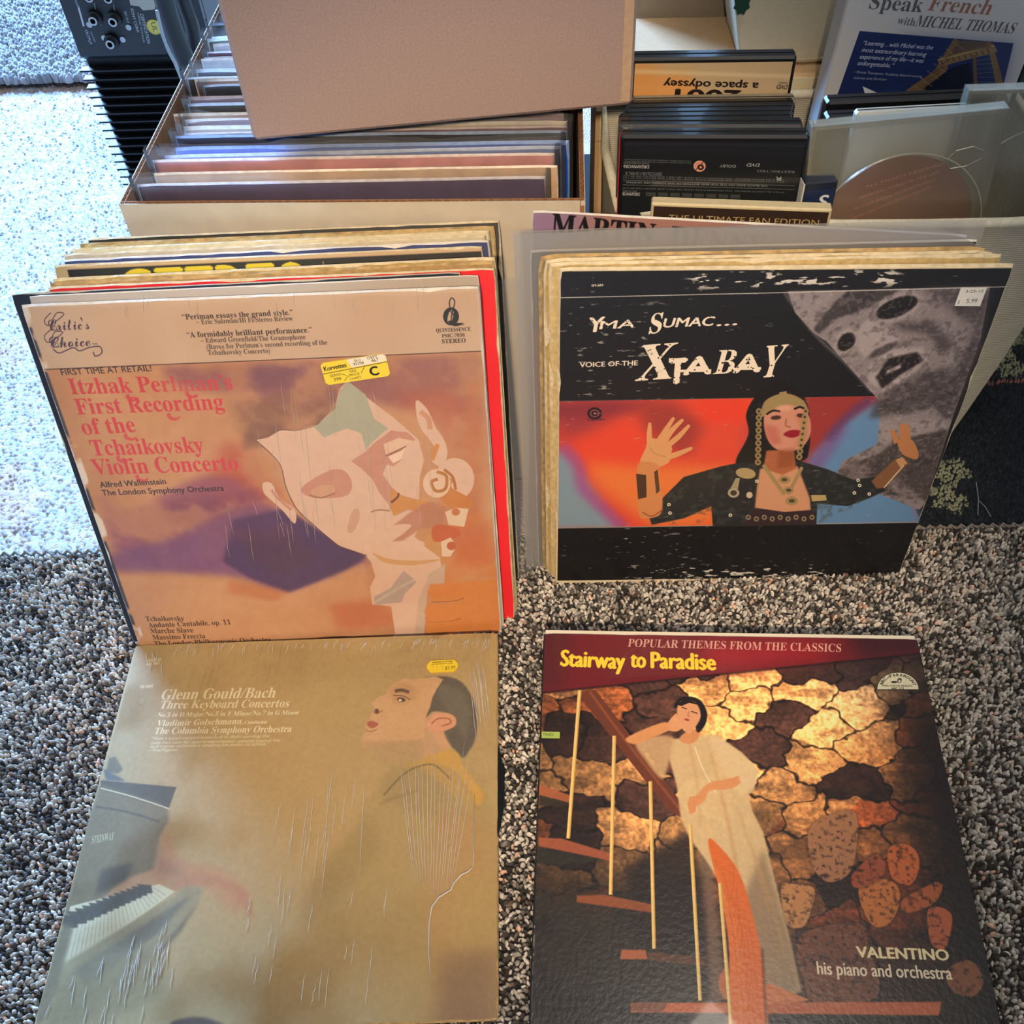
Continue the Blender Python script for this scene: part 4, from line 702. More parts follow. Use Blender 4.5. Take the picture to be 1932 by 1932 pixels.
fl = MB().box(-3, 3, -2.2, 4, FLOOR_Z - .05, FLOOR_Z).build('floor', carpet_mat('cream_carpet', 'd0b8a6', 'e0dcd8', 9.)); tag(fl, kind='structure', label='cream wall-to-wall carpet with a faint raised pattern')
WPAINT = mat('wall_paint', 'cfc8bc', .9, .03, 30, .1, 300)
for nm, bx in (('wall_back', (-3, 3, 4, 4.1, FLOOR_Z, 2.5)), ('wall_left', (-3.1, -3, -2.2, 4.1, FLOOR_Z, 2.5)), ('baseboard_back', (-3, 3, 3.985, 4, FLOOR_Z, .1))): tag(MB().box(*bx).build(nm, WPAINT), kind='structure')
def cream(X, Y, g):
    c = np.tile(np.array([.62, .63, .68]), (len(X), 1)); b = hn(X + 3, Y + 3, 9, 1) + .5 * hn(X + 5, Y + 2, 22, 2)  # bluish tones put the window daylight into the pile colour
    c = mix(c, np.array([.66, .45, .38]), np.clip((b - .80) * 5, 0, .8)); c = mix(c, np.array([.66, .70, .78]), np.clip((.6 - b) * 5, 0, 1)); return c * g.uniform(.85, 1.08, (len(X), 1)) * (.80 + .3 * hn(X * .5 + 3, Y * 1.6, 130, 14))[:, None]
pile('carpet_pile', fl, -.98, -.28, .60, 1.58, .0052, .0043, .0024, FLOOR_Z, cream, keep=[(-.60, .60), (-.33, .60), (-.33, .72), (-.50, 1.2), (-.55, 1.58), (-.98, 1.58)], seed=3, rings=1)

CORN = lambda M, a=.003: [tuple((M @ Vector(p))[:2]) for p in ((a, 0, a), (LP - a, 0, a), (LP - a, 0, LP - a), (a, 0, LP - a))]
g_rug = MB().box(-.68, .68, .02, .606, FLOOR_Z, -.0035, bev=.002).build('rug_backing', mat('rug_backing', '2e2a27', .95))
rug = empty('loop_rug', Matrix(), 'charcoal, grey and beige speckled loop rug under the four front records', 'rug'); g_rug.parent = rug
def speck(X, Y, g):
    u = g.random(len(X)); n = hn(X + 2, Y + 2, 60, 7); u = np.clip(u + (n - .5) * .25, 0, 1); P = np.array([[.03, .028, .026], [.10, .093, .088], [.34, .32, .30], [.66, .62, .57], [.90, .86, .80]]); e = np.array([0, .20, .42, .72, 1.0])
    return np.stack([np.interp(u, e, P[:, i]) for i in range(3)], 1) * np.array([.90, .86, .80]) * np.where(g.random((len(X), 1)) < .06, np.array([1.25, .85, .7]), 1.)
stack_foot_a = [(-.34, .50), (-.05, .51), (-.05, .555), (-.34, .55)]
stack_foot_b = [(.012, .558), (.315, .558), (.315, .585), (.012, .585)]
pile('loop_pile', rug, -.68, .68, .022, .606, .00325, .00155, .0050, -.0042, speck, skip=[CORN(M_PIANO), CORN(M_STAIR, .006), stack_foot_a, stack_foot_b], seed=5, stretch=2.5)
edge = MB()
for i in range(136):
    x = -.68 + i * .01; edge.tube([(x, .606, -.007), (x + .005, .609, -.003), (x + .01, .606, -.0055)], .0016, 5)
edge.build('bound_edge', mat('rug_binding', '8a8178', .9), rug)

nav = empty('dark_rug', Matrix(), 'dark navy rug with pale floral sprays and a pink line, right of the bin', 'rug')
MB().box(.048, 1.02, .612, 1.30, FLOOR_Z, -.0045, bev=.0015).build('rug_backing', mat('navy_backing', '161c24', .95), nav)
LINE = [tuple(on_z(*p, 0)[:2]) for p in ((1820, 724), (1870, 718), (1932, 713), (1990, 708))]
SPR = [(on_z(x, y, 0), r * 1.35) for x, y, r in ((1885, 640, .017), (1912, 622, .014), (1870, 668, .013), (1900, 690, .010), (1795, 885, .013), (1782, 893, .009), (1808, 880, .008), (1790, 935, .012), (1772, 925, .008), (1806, 948, .007), (1925, 690, .010))]
def navy(X, Y, g):
    c = np.tile(np.array([.012, .017, .024]), (len(X), 1)) * g.uniform(.5, 1.9, (len(X), 1))
    for p, r in SPR:
        d = np.hypot(X - p.x, Y - p.y) / r; a = np.arctan2(Y - p.y, X - p.x); k = np.clip((1.0 + .35 * np.sin(5 * a + r * 900) - d) * 5, 0, 1) * np.clip(.35 + 1.1 * hn(X, Y, 260, 9), 0, 1); c = mix(c, np.array([.30, .31, .20]), k)
    ly = np.interp(X, [q[0] for q in LINE], [q[1] for q in LINE]); k = np.clip(1.4 - np.abs(Y - ly) / .0022, 0, 1) * (X > LINE[0][0]); c = mix(c, np.array([.32, .13, .11]), k); return c
pile('cut_pile', nav, .30, 1.018, .614, 1.298, .0034, .0019, .0045, -.0050, navy, seed=8, rings=1, stretch=1.8)
hair = MB(); hair.tube([on_z(1845, 972, .001), on_z(1846, 940, .003), on_z(1842, 910, .002)], .0003, 4); hair.tube([on_z(1870, 975, .001), on_z(1858, 955, .003), on_z(1847, 945, .002)], .00025, 4)
hair.build('stray_thread', mat('thread', 'b9bcc0', .7), nav)

wr = empty('shaggy_rug', Matrix(), 'thick white looped rug across the top left corner, its edge facing the black device', 'rug')
MB().box(-1.9, -.30, 1.556, 2.9, FLOOR_Z, .002, bev=.003).build('rug_backing', mat('white_backing', '8d8478', .95), wr)
def white(X, Y, g):
    b = hn(X + 2, Y * 3, 24, 4); return np.array([.50, .50, .52])[None] * (.50 + .5 * b)[:, None] * g.uniform(.75, 1.15, (len(X), 1))
pile('shag_pile', wr, -1.10, -.52, 1.545, 2.0, .0062, .0044, .013, .001, white, seed=12)

# ---------------------------------------------------------------- record sleeves
CREAM_EDGE = mat('worn_board_edge', 'd9c8a4', .85, .18, 160, .5, 500); WHITE_EDGE = mat('white_board_edge', 'dcd6ca', .8, .08, 200, .3); TAN_EDGE = mat('tan_board_edge', 'b89a68', .9, .3, 120, .6, 500)
def sleeve_mesh(name, mats, t=.003, w=LP, h=LP, wear=.0003, seed=0, n=26, rc=.002):
    """a record sleeve: slightly ragged card outline, rounded corners, a fold along its rim; front print on material 0, edge on 1"""
    r = random.Random(seed); P = []
    def side(ax, ay, bx, by):
        for i in range(n):
            s = (i + .5) / n; P.append([ax + (bx - ax) * s, ay + (by - ay) * s])
    c = rc
    side(c, 0, w - c, 0); P.append([w - c * .3, c * .3]); side(w, c, w, h - c); P.append([w - c * .3, h - c * .3]); side(w - c, h, c, h); P.append([c * .3, h - c * .3]); side(0, h - c, 0, c); P.append([c * .3, c * .3])
    N = len(P); J = []
    for i, (x, z) in enumerate(P):
        d = wear * (r.random() + (2.5 * r.random() if r.random() < .08 else 0)); J.append((x + (d if x < w / 2 else -d), z + (d if z < h / 2 else -d)))
    V = [(x, 0, z) for x, z in J]; e = t * .28
    V += [(x + (-e if x < .001 + c else e if x > w - c - .001 else 0), t * .5, z + (-e if z < .001 + c else e if z > h - c - .001 else 0)) for x, z in P]
    V += [(x, t, z) for x, z in J]
    F = [tuple(range(N)), tuple(range(3 * N - 1, 2 * N - 1, -1))]; m = [0, 2 if len(mats) > 2 else 0]
    for k in (0, 1):
        for i in range(N): j = (i + 1) % N; F.append((k * N + j, k * N + i, (k + 1) * N + i, (k + 1) * N + j)); m.append(1)
    b = MB(); b.v = V; b.f = [list(f) for f in F]; b.m = m
    return b
def sleeve(name, M, mats, parent=None, label=None, cat='record', group=None, **k):
    w, h = k.get('w', LP), k.get('h', LP); b = sleeve_mesh(name, mats, **k); o = b.build(name, list(mats), parent, M, uvf=lambda c: (min(1, max(0, c.x / w)), min(1, max(0, c.z / h))))
    return tag(o, label, cat if parent is None else None, group)
def sheet(name, m, parent, x0, x1, z0, z1, y, nx=14, nz=14, amp=.0012, seed=0, left=None, right=None, top=None, sag=0.):
    """one thin wavy plastic sheet in front of (or behind) a sleeve; left, right and top may be functions giving its outline"""
    g = np.random.default_rng(seed); G = g.normal(0, 1, (nz + 3, nx + 3)); b = MB(); V = []
    for j in range(nz + 1):
        v = j / nz; 
        for i in range(nx + 1):
            u = i / nx; zt = top(u) if top else z1; z = z0 + (zt - z0) * v; xl = left(z) if left else x0; xr = right(z) if right else x1; x = xl + (xr - xl) * u
            a = amp * (.5 + 1.5 * max(0, v - .75) * 4 * (1 if sag else .4)) * (G[j, i] + G[j + 1, i] + G[j, i + 1]) / 3; V.append((x, y + (a if y > 0 else -abs(a)) - sag * max(0, v - .93) * 8, z))
    b.v = V; b.f = [[j * (nx + 1) + i, j * (nx + 1) + i + 1, (j + 1) * (nx + 1) + i + 1, (j + 1) * (nx + 1) + i] for j in range(nz) for i in range(nx)]; b.m = [0] * len(b.f)
    return b.build(name, m, parent, smooth=True)
def bag(parent, name='plastic_sleeve', ex=.006, top=.010, t=.003, seed=0, m=None, left=None, right=None, ztop=None):
    m = m or BAG; l = -(left if left is not None else ex); r = LP + (right if right is not None else ex); zt = LP + top
    b = MB(); g = random.Random(seed); V = []; nx = 22
    tp = [zt + .0012 * g.uniform(-1, 1) + .002 * math.sin(i * .5 + seed) for i in range(nx + 1)]
    for s, y in ((0, -.0009), (1, t + .0009)):
        for j in range(9):
            v = j / 8
            for i in range(nx + 1): u = i / nx; V.append((l + (r - l) * u, y + (g.uniform(-.0005, .0005) * (1 if v > .8 else .35)) * (-1 if s == 0 else 1) * (1 if v > .8 else 1), -.0 + tp[i] * v))
    n1 = (nx + 1) * 9; F = []
    for s in (0, 1):
        for j in range(8):
            for i in range(nx): k = s * n1 + j * (nx + 1) + i; F.append([k, k + 1, k + nx + 2, k + nx + 1])
    for j in range(8):
        for i in (0, nx): k = j * (nx + 1) + i; F.append([k, k + nx + 1, k + nx + 1 + n1, k + n1])
    b.v = V; b.f = F; b.m = [0] * len(F); return b.build(name, m, parent, smooth=True)
BAG = film('polythene', 'c9ccd0', .07, .22, .45, (1, 1, .25), 40); SHRINK = film('shrink_film', 'f0e2cc', .025, .22, .55, (7, 1, .5), 34, 1.30, 9.); HAZY = film('hazy_polythene', 'a9a8a6', .48, .25, .5, (1, 1, .25), 40)

def decal(name, parent, w, h, cx, cz, ang, mt, lift=-.0004, shape=None, y0=0.):
    """a paper label lying on a cover (sheet coordinates), thin but solid"""
    P = shape or [(-w / 2, -h / 2), (w / 2, -h / 2), (w / 2, h / 2), (-w / 2, h / 2)]; c, s = math.cos(ang), math.sin(ang); N = len(P); Q = [(cx + x * c - z * s, cz + x * s + z * c) for x, z in P]
    b = MB(); b.add([(x, y0 + lift, z) for x, z in Q] + [(x, y0, z) for x, z in Q], [tuple(range(N))] + [((i + 1) % N, i, i + N, (i + 1) % N + N) for i in range(N)])
    me_uv = {i: ((P[i % N][0] + w / 2) / w, (P[i % N][1] + h / 2) / h) for i in range(2 * N)}
    o = b.build(name, mt, parent); uv = o.data.uv_layers.new(name='print')
    for l in o.data.loops: uv.data[l.index].uv = me_uv[l.vertex_index]
    return o
def local_art(w, h, n, base):
    """an Art drawn in millimetres, origin at the lower left, y upwards"""
    m = int(n * w / h); return Art(n, homog([(0, h * 1000), (w * 1000, h * 1000), (w * 1000, 0), (0, 0)], [(0, 0), (m, 0), (m, n), (0, n)]), base, m)
class MM:
    """text in millimetre coordinates (y up)"""
    @staticmethod
    def text(A, T, x0, y0, x1, y1, h, col, **k):
        A.text(T, (x0, y0), (x1, y1), -h, col, **k)
def on_sheet(M, px, py):
    """place of a measured point on the sheet M, in sheet coordinates"""
    Mi = M.inverted(); o = Mi @ Vector((0, 0, CAM_H)); d = Mi.to_3x3() @ ray(px, py); p = o + d * (-o.y / d.y); return p.x, p.z

# --- the four front records
GAIN = (1.0, 1.0, 1.0)
v_art = printed('watercolour_cover_print', art_violin(), .38, .25, .10, gain=GAIN_V)
rec_v = empty('record_album', M_VIOLIN, 'shrink-wrapped record with a watercolour sleeping face and red title, front of the left stack', 'record')
sleeve('album_sleeve', None, (v_art, WHITE_EDGE), rec_v, t=.0032, seed=2, wear=.0006)
sheet('shrink_wrap', SHRINK, rec_v, .001, LP - .001, .001, LP - .001, -.0007, 24, 24, .0004, 4)
a = local_art(.036, .0135, 160, '#e8cf3c')
a.poly([(16.5, 8.3), (36, 9.2), (36, 13.5), (14.5, 13.5)], '#e6dcc4'); a.line([(0, 7.0), (36, 8.6)], .4, '#4a3c18', sp=False)
MM.text(a, 'Korvettes', 1.4, 8.6, 13.8, 9.2, 2.6, '#2a2212', face='bold'); MM.text(a, 'SKU', 18.5, 11.2, 22, 11.3, 1.5, '#40382c'); MM.text(a, '95398', 17.6, 9.2, 23.4, 9.4, 1.6, '#2a2620'); MM.text(a, 'DEPT.', 26, 11.6, 32, 11.8, 1.6, '#40382c'); MM.text(a, '467', 27.6, 9.6, 31.6, 9.7, 1.9, '#2a2620')
MM.text(a, 'SERIES', 3.4, 4.4, 9.8, 4.8, 1.5, '#5a4c1c'); MM.text(a, '398', 5, 1.8, 9, 2.0, 1.9, '#3a3014'); MM.text(a, 'SEE', 14.6, 5.4, 18.4, 5.5, 1.4, '#4a3c18'); MM.text(a, 'PRICE', 13.8, 3.2, 19.6, 3.4, 1.4, '#4a3c18'); MM.text(a, 'CHART', 13.6, 1.0, 20, 1.2, 1.4, '#4a3c18'); MM.text(a, 'C', 25.6, 1.6, 30, 1.8, 5.2, '#1e1a10', face='bold', weight=.02)
a.line([(10.2, 5.6), (13.0, 3.4), (10.6, 1.2)], .35, '#5a4c1c', sp=False); a.line([(23.8, 8.6), (20.6, 4.2)], .3, '#5a4c1c', sp=False)
x, z = on_sheet(M_VIOLIN, 671, 696); STK = lambda w, h, r: [(w / 2 * a_ - (r * a_ if k else 0), h / 2 * b_ - (0 if k else r * b_)) for a_, b_, ks in ((-1, -1, (0, 1)), (1, -1, (1, 0)), (1, 1, (0, 1)), (-1, 1, (1, 0))) for k in ks]
tag(decal('price_sticker', rec_v, .048, .0175, x, z, .115, printed('yellow_price_sticker', a, .5, bump=0), -.0013, STK(.048, .0175, .002)), 'yellow and white price sticker with a large C')

b_art_ = printed('black_cover_print', art_black(), .42, .12, .18, 600, gain=GAIN_B)
rec_b = empty('record_album', M_BLACK, 'worn black record cover with a singer raising her hands, front of the right stack', 'record')
sleeve('album_sleeve', None, (b_art_, CREAM_EDGE), rec_b, t=.0042, seed=3, wear=.0006)
a = local_art(.018, .014, 150, '#d9d8d2'); MM.text(a, '3-25-12', 4.2, 10.4, 16.4, 10.8, 2.0, '#4a4c50', face='sans', weight=.008); MM.text(a, '5.99', 7.2, 2.4, 14.6, 2.6, 3.3, '#5a5c60', face='sans', weight=.004); MM.text(a, '$', 1.4, 1.8, 2.6, 1.8, 2.6, '#6a6c70')
x, z = on_sheet(M_BLACK, 1831, 560); tag(decal('price_sticker', rec_b, .0185, .0145, x, z, -.02, printed('white_price_sticker', a, .6, bump=0)), 'small white price label dated 3-25-12, 5.99')

p_art = printed('tan_cover_print', art_piano(), .5, .1, .22, 1500, gain=GAIN_P)
rec_p = empty('record_album', M_PIANO, 'tan record cover with a pianist in profile, lying in torn shrink wrap on the rug', 'record')
sleeve('album_sleeve', None, (p_art, TAN_EDGE), rec_p, t=.0032, seed=5, wear=.0003)
tear = [on_sheet(M_PIANO, *q) for q in ((926, 1200), (925, 1300), (925, 1468), (900, 1482), (895, 1500), (893, 1636), (884, 1645), (870, 1652), (856, 1668), (851, 1680), (828, 1694), (815, 1712), (810, 1745), (809, 1800), (813, 1840), (822, 1880), (836, 1932), (850, 1990), (852, 2100))]
tz = [q[1] for q in tear][::-1]; tx = [q[0] for q in tear][::-1]
sheet('shrink_wrap', SHRINK, rec_p, .001, LP, .001, LP - .0008, -.0008, 40, 60, .00045, 7, right=lambda z: float(np.interp(z, tz, tx)))
tag(MB().tube([(x, -.0012, z) for x, z in tear[4:15]], [.0002, .0003, .0005, .0006, .0005, .0006, .0006, .0006, .0005, .0004, .0002], 6).build('torn_film_edge', film('film_edge', 'ffffff', .45, .12, .2), rec_p, smooth=True), 'curled torn edge of the shrink wrap, its highlight coloured white')  # white haze paints the highlight along the curled film
a = local_art(.022, .0105, 150, '#e6c62c'); MM.text(a, 'BARNES & NOBLE', 4, 8.2, 18.4, 8.4, 1.2, '#4a3a10', face='bold'); MM.text(a, 'NO RETURN W/O LABEL', 3.4, 6.6, 18.6, 6.8, .8, '#4a3a10', face='bold'); MM.text(a, '$5.99', 13, 1.4, 20.4, 1.8, 3.1, '#6a5a1c')
for q in (4.4, 7.4, 11): a.line([(q, 1.4), (q, 5.6)], .15, '#9a8420', sp=False)
x, z = on_sheet(M_PIANO, 835, 1258); w, h = .0262, .0115
tag(decal('price_sticker', rec_p, w, h, x, z, .02, printed('yellow_shop_sticker', a, .5, bump=0), -.0016, [(-w / 2 + .003, -h / 2), (w / 2 - .003, -h / 2), (w / 2, -h / 6), (w / 2, h / 6), (w / 2 - .003, h / 2), (-w / 2 + .003, h / 2), (-w / 2, h / 6), (-w / 2, -h / 6)]), 'yellow shop price sticker, 5.99')
disc = MB(); disc.disc((0, 0, 0), (0, -1, 0), .0036, .148, .0014, 96); cx, cz = LP / 2 + .0147, LP * .47 + .02
vm = mat('vinyl', '0c0c0e', .28); vd = disc.build('vinyl_record', vm, None, M_PIANO @ Matrix.Translation((cx, .0022, cz)), smooth=False)
tag(vd, 'black vinyl disc edge peeking out of the right side of the tan pianist cover', 'record')

s_art = printed('stairway_cover_print', art_stair(), .30, .35, .30, 260, gain=GAIN_S)
rec_s = empty('record_album', M_STAIR, 'glossy record cover with a cream-gowned woman by a stone wall, lying on the rug', 'record')
sleeve('album_sleeve', None, (s_art, mat('black_board_edge', '1c1b1b', .6, .1)), rec_s, t=.0038, seed=8, wear=.0003)
inn = MB().box(.0005, LP - .0008, .0012, .0022, LP * .5, LP + .0044, bev=.0004).build('inner_sleeve', mat('cream_paper', 'efe6cc', .7), rec_s); tag(inn, 'cream paper inner sleeve showing above the cover')
a = local_art(.0145, .0055, 90, '#a8bf5c'); MM.text(a, 'TINO', 1.0, 1.6, 9.6, 1.8, 2.5, '#3c4420'); x, z = on_sheet(M_STAIR, 1039, 1387)
tag(decal('paper_note', rec_s, .0145, .0055, x, z, 0, printed('green_note', a, .7, bump=0)), 'small green paper note with handwriting')

CRS = film('film_crease', 'fffaf0', .62, .15, .2)  # milky white colour stands in for glints along the creases
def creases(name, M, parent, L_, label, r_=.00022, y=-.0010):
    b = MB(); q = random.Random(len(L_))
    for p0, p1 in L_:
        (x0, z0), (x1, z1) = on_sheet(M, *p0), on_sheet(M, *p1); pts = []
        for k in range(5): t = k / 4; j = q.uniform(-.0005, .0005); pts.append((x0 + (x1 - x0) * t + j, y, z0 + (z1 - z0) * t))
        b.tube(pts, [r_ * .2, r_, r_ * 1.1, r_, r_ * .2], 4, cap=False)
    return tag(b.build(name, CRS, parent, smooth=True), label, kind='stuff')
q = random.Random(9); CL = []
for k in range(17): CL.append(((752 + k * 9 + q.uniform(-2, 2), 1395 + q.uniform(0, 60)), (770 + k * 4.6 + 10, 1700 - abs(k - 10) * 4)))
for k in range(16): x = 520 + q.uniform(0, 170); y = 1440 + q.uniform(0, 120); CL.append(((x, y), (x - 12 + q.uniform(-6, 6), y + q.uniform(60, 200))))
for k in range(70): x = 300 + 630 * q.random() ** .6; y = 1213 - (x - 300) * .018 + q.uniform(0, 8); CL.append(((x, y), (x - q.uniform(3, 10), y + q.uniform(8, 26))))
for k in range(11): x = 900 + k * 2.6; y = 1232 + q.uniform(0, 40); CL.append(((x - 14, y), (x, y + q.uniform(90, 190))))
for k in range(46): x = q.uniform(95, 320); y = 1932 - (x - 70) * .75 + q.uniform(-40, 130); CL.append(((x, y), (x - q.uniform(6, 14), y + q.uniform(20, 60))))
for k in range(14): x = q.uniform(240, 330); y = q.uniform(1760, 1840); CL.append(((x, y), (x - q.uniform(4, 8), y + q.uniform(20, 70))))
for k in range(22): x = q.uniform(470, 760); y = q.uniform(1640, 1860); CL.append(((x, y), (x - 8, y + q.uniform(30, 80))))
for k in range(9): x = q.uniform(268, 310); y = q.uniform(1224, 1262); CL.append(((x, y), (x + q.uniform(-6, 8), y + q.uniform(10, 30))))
creases('crease_glints', M_PIANO, rec_p, CL, 'fine shrink wrap creases with white standing in for their glints', .00024, -.0012)
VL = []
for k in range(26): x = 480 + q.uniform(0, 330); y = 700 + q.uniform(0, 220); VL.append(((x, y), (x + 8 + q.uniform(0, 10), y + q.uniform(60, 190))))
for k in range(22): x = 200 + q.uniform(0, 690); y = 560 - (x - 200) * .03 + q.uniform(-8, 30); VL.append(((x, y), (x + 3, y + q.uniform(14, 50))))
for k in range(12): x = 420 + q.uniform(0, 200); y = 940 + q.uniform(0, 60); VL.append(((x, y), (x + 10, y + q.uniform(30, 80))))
creases('crease_glints', M_VIOLIN, rec_v, VL, 'fine vertical shrink wrap creases, their glints coloured milky white', .00011)

# --- the left stack behind the watercolour cover
def lean_for(y0, yt): return math.asin((yt - y0) / LP)
a = Art(500, homog([(0, 314), (314, 314), (314, 0), (0, 0)], [(0, 0), (500, 0), (500, 500), (0, 500)]), '#e8242c'); a.line([(6, 302), (303, 302), (303, 6)], .9, '#f4d8c8', sp=False); a.a += ((fbm(500, 8, 3) - .5)[..., None] * .04).astype(np.float32)
RED = printed('red_cover_print', a, .45, bump=.05)
a = Art(500, homog([(0, 314), (314, 314), (314, 0), (0, 0)], [(0, 0), (500, 0), (500, 500), (0, 500)]), '#17181d'); a.poly([(0, 314), (314, 314), (314, 311), (0, 311)], '#c7a884'); a.poly([(0, 314), (9, 314), (9, 0), (0, 0)], '#b9a27c')
for i, ch in enumerate('STEREO'): a.text(ch, (50 + i * 22.5, 289), (69 + i * 22.5, 289), -20, '#d9bf2c', face='bold', weight=.02)
a.line([(14, 300), (16, 304.5), (38, 304.5), (40, 300), (40, 286)], 1.4, '#d9bf2c'); a.line([(19, 300.5), (35, 300.5)], 1.6, '#d8cf9c', sp=False); a.line([(196, 309), (196, 290)], .7, '#c7a884', sp=False)
STEREO = printed('stereo_cover_print', a, .45, bump=.05)
a = Art(400, homog([(0, 314), (314, 314), (314, 0), (0, 0)], [(0, 0), (400, 0), (400, 400), (0, 400)]), '#b5a899'); 
LAV = printed('grey_cover_print', a, .35, bump=.05, coat=.4)
ST = [ # label, x, y0, ytop, yaw, tw, front, edge, wear, seed
 ('pale grey record sleeve directly behind the watercolour cover', -.3533, .4950, .5866, .030, 0, LAV, WHITE_EDGE, .0004),
 ('navy-backed record sleeve sticking out farthest left of the left stack', -.3655, .4992, .5886, .030, .002, mat('navy_card', '1b2233', .45, .1), mat('putty_edge', 'b9b09c', .8, .1), .0004),
 ('red record sleeve with a thin white border line in the left stack', -.3440, .5040, .5952, .034, -.006, RED, CREAM_EDGE, .0006),
 ('tan record sleeve with a crumbling top edge, just behind the red one', -.3425, .5090, .6008, .034, 0, mat('tan_card', 'a98a58', .8, .2), TAN_EDGE, .0016),
 ('yellowed record sleeve with a split top edge, before the black one with yellow letters', -.3418, .5138, .6055, .034, 0, mat('yellow_card', 'b89a5c', .8, .2), CREAM_EDGE, .0013),
 ('black record sleeve with large yellow letters reading STEREO in the left stack', -.3525, .5190, .6335, .034, -.004, STEREO, CREAM_EDGE, .0005),
 ('royal blue record sleeve with a scuffed edge in the left stack', -.3470, .5250, .6405, .034, -.002, mat('blue_card', '27356e', .5, .25, 90), WHITE_EDGE, .0008),
 ('off-white record sleeve right behind the blue one', -.3500, .5310, .6495, .034, -.003, mat('offwhite_card', 'c9bd9e', .8, .1), CREAM_EDGE, .0008),
 ('ivory record sleeve with black print along its top, in the left stack', -.3475, .5365, .6580, .034, -.004, mat('ivory_card', 'd3c7a6', .8, .1), CREAM_EDGE, .0008),
 ('brownish cream record sleeve with a torn top, second from the back of the left stack', -.3440, .5420, .6665, .032, -.004, mat('browncream_card', 'b7a374', .85, .2), TAN_EDGE, .0017),
 ('black record sleeve at the back of the left stack, its right side in loose plastic', -.3400, .5478, .6740, .032, -.003, mat('black_card', '121316', .5, .1), CREAM_EDGE, .0008)]
for i, (lb, x, y0, yt, yaw, tw, fm, em, wr_) in enumerate(ST):
    M = standing(x, y0, 0, yaw, lean_for(y0, yt), tw); o = sleeve('record_sleeve', M, (fm, em), None, lb, 'record', 'records in the left stack', t=.0014 if i < 2 else .0028, seed=20 + i, wear=wr_)
    if 'loose plastic' in lb: left_back = o
    if 'black print' in lb:
        a = local_art(.12, .006, 70, '#d3c7a6'); MM.text(a, 'You and other poems', 20, 1, 85, 1.4, 3.4, '#3a3428', face='sans', weight=.01); decal('edge_print', o, .12, .006, .16, .309, 0, printed('ivory_edge_print', a, .7, bump=0))
sheet('plastic_sleeve', BAG, left_back, .02, LP + .014, 0, LP * .86, -.0009, 10, 16, .0010, 3); sheet('plastic_sleeve', BAG, left_back, .02, LP + .014, 0, LP * .86, .0038, 10, 16, .0010, 4)

# --- the right stack behind the black cover
SB = [('cream record sleeve with a frayed top, first behind the black cover', .0046, .5566, .5890, .004, -.012, mat('aged_card', 'c9b07a', .85, .2), CREAM_EDGE, .0010),
      ('yellowed record sleeve with soft rounded corners, second behind the black cover', .0005, .5612, .5940, .004, -.014, mat('yellow_card', 'b89a5c', .8, .2), CREAM_EDGE, .0014),
      ('grey-spined record sleeve with a ragged top, third behind the black cover', -.0030, .5660, .5990, .004, -.014, mat('greyspine_card', '8d8064', .85, .3), TAN_EDGE, .0016)]
for i, (lb, x, y0, yt, yaw, tw, fm, em, wr_) in enumerate(SB):
    o = sleeve('record_sleeve', standing(x, y0, 0, yaw, lean_for(y0, yt), tw), (fm, em), None, lb, 'record', 'records in the right stack', t=.0034, seed=50 + i, wear=wr_, rc=.006 if i else .003)
    if i == 2:
        a = local_art(.09, .005, 60, '#8d8064'); MM.text(a, 'YMA SUMAC + TRIO', 3, 1, 60, 1.2, 2.6, '#4a3a22', face='sans'); decal('edge_print', o, .09, .005, .10, .3105, 0, printed('aged_edge_print', a, .8, bump=0))
a = Art(500, homog([(0, 314), (314, 314), (314, 0), (0, 0)], [(0, 0), (500, 0), (500, 500), (0, 500)]), '#181c34'); a.poly([(0, 250), (60, 250), (60, 180), (20, 150), (0, 60)], '#6e1c2c', 1, 4); a.a += ((fbm(500, 8, 3) - .5)[..., None] * .02).astype(np.float32)
nv = sleeve('record_sleeve', standing(-.0070, .5715, 0, .004, lean_for(.5715, .6050), -.0076), (printed('navy_cover_print', a, .45, bump=.05), WHITE_EDGE), None, 'navy and dark red record sleeve in a clear plastic outer, in the right stack', 'record', 'records in the right stack', t=.003, seed=61, wear=.0003)
sheet('plastic_sleeve', HAZY, nv, -.012, LP + .004, 0, LP + .013, -.0009, 16, 16, .0010, 13, top=lambda u: LP + .016 - .006 * abs(u - .3) - (.016 * (u - .9) / .1 if u > .9 else 0)); sheet('plastic_sleeve', HAZY, nv, -.012, LP + .004, 0, LP + .014, .0042, 16, 16, .0010, 14)
a = art_on(standing(-.016, .618, 0, -.10, .125, -.030), LP, LP, 700, '#9c7e8a')
a.poly([(960, 360), (1200, 380), (1200, 900), (940, 900)], '#94789a', .8, 20); a.poly([(1100, 385), (1330, 400), (1420, 440), (1420, 700), (1100, 700)], '#a87868', .8, 20); a.line([(1330, 402), (1932, 452)], 6, '#b9b4cc', .8, 3, sp=False)
a.text('MARTIN', (1040, 442), (1232, 462), 40, '#17131a', 'serif', .012); a.text('DENNY', (1262, 466), (1440, 484), 40, '#17131a', 'serif', .012)
md = sleeve('record_sleeve', standing(-.016, .618, 0, -.10, .125, -.030), (printed('mauve_cover_print', a, .4, coat=.3, bump=.05), WHITE_EDGE), None, 'mauve record cover with black slab lettering, tilted at the back of the right stack', 'record', 'records in the right stack', t=.003, seed=63, wear=.0004)
sheet('plastic_sleeve', BAG, md, -.004, LP + .004, 0, LP * .9, -.0010, 12, 12, .0010, 23, top=lambda u: LP - .012 - .018 * u)

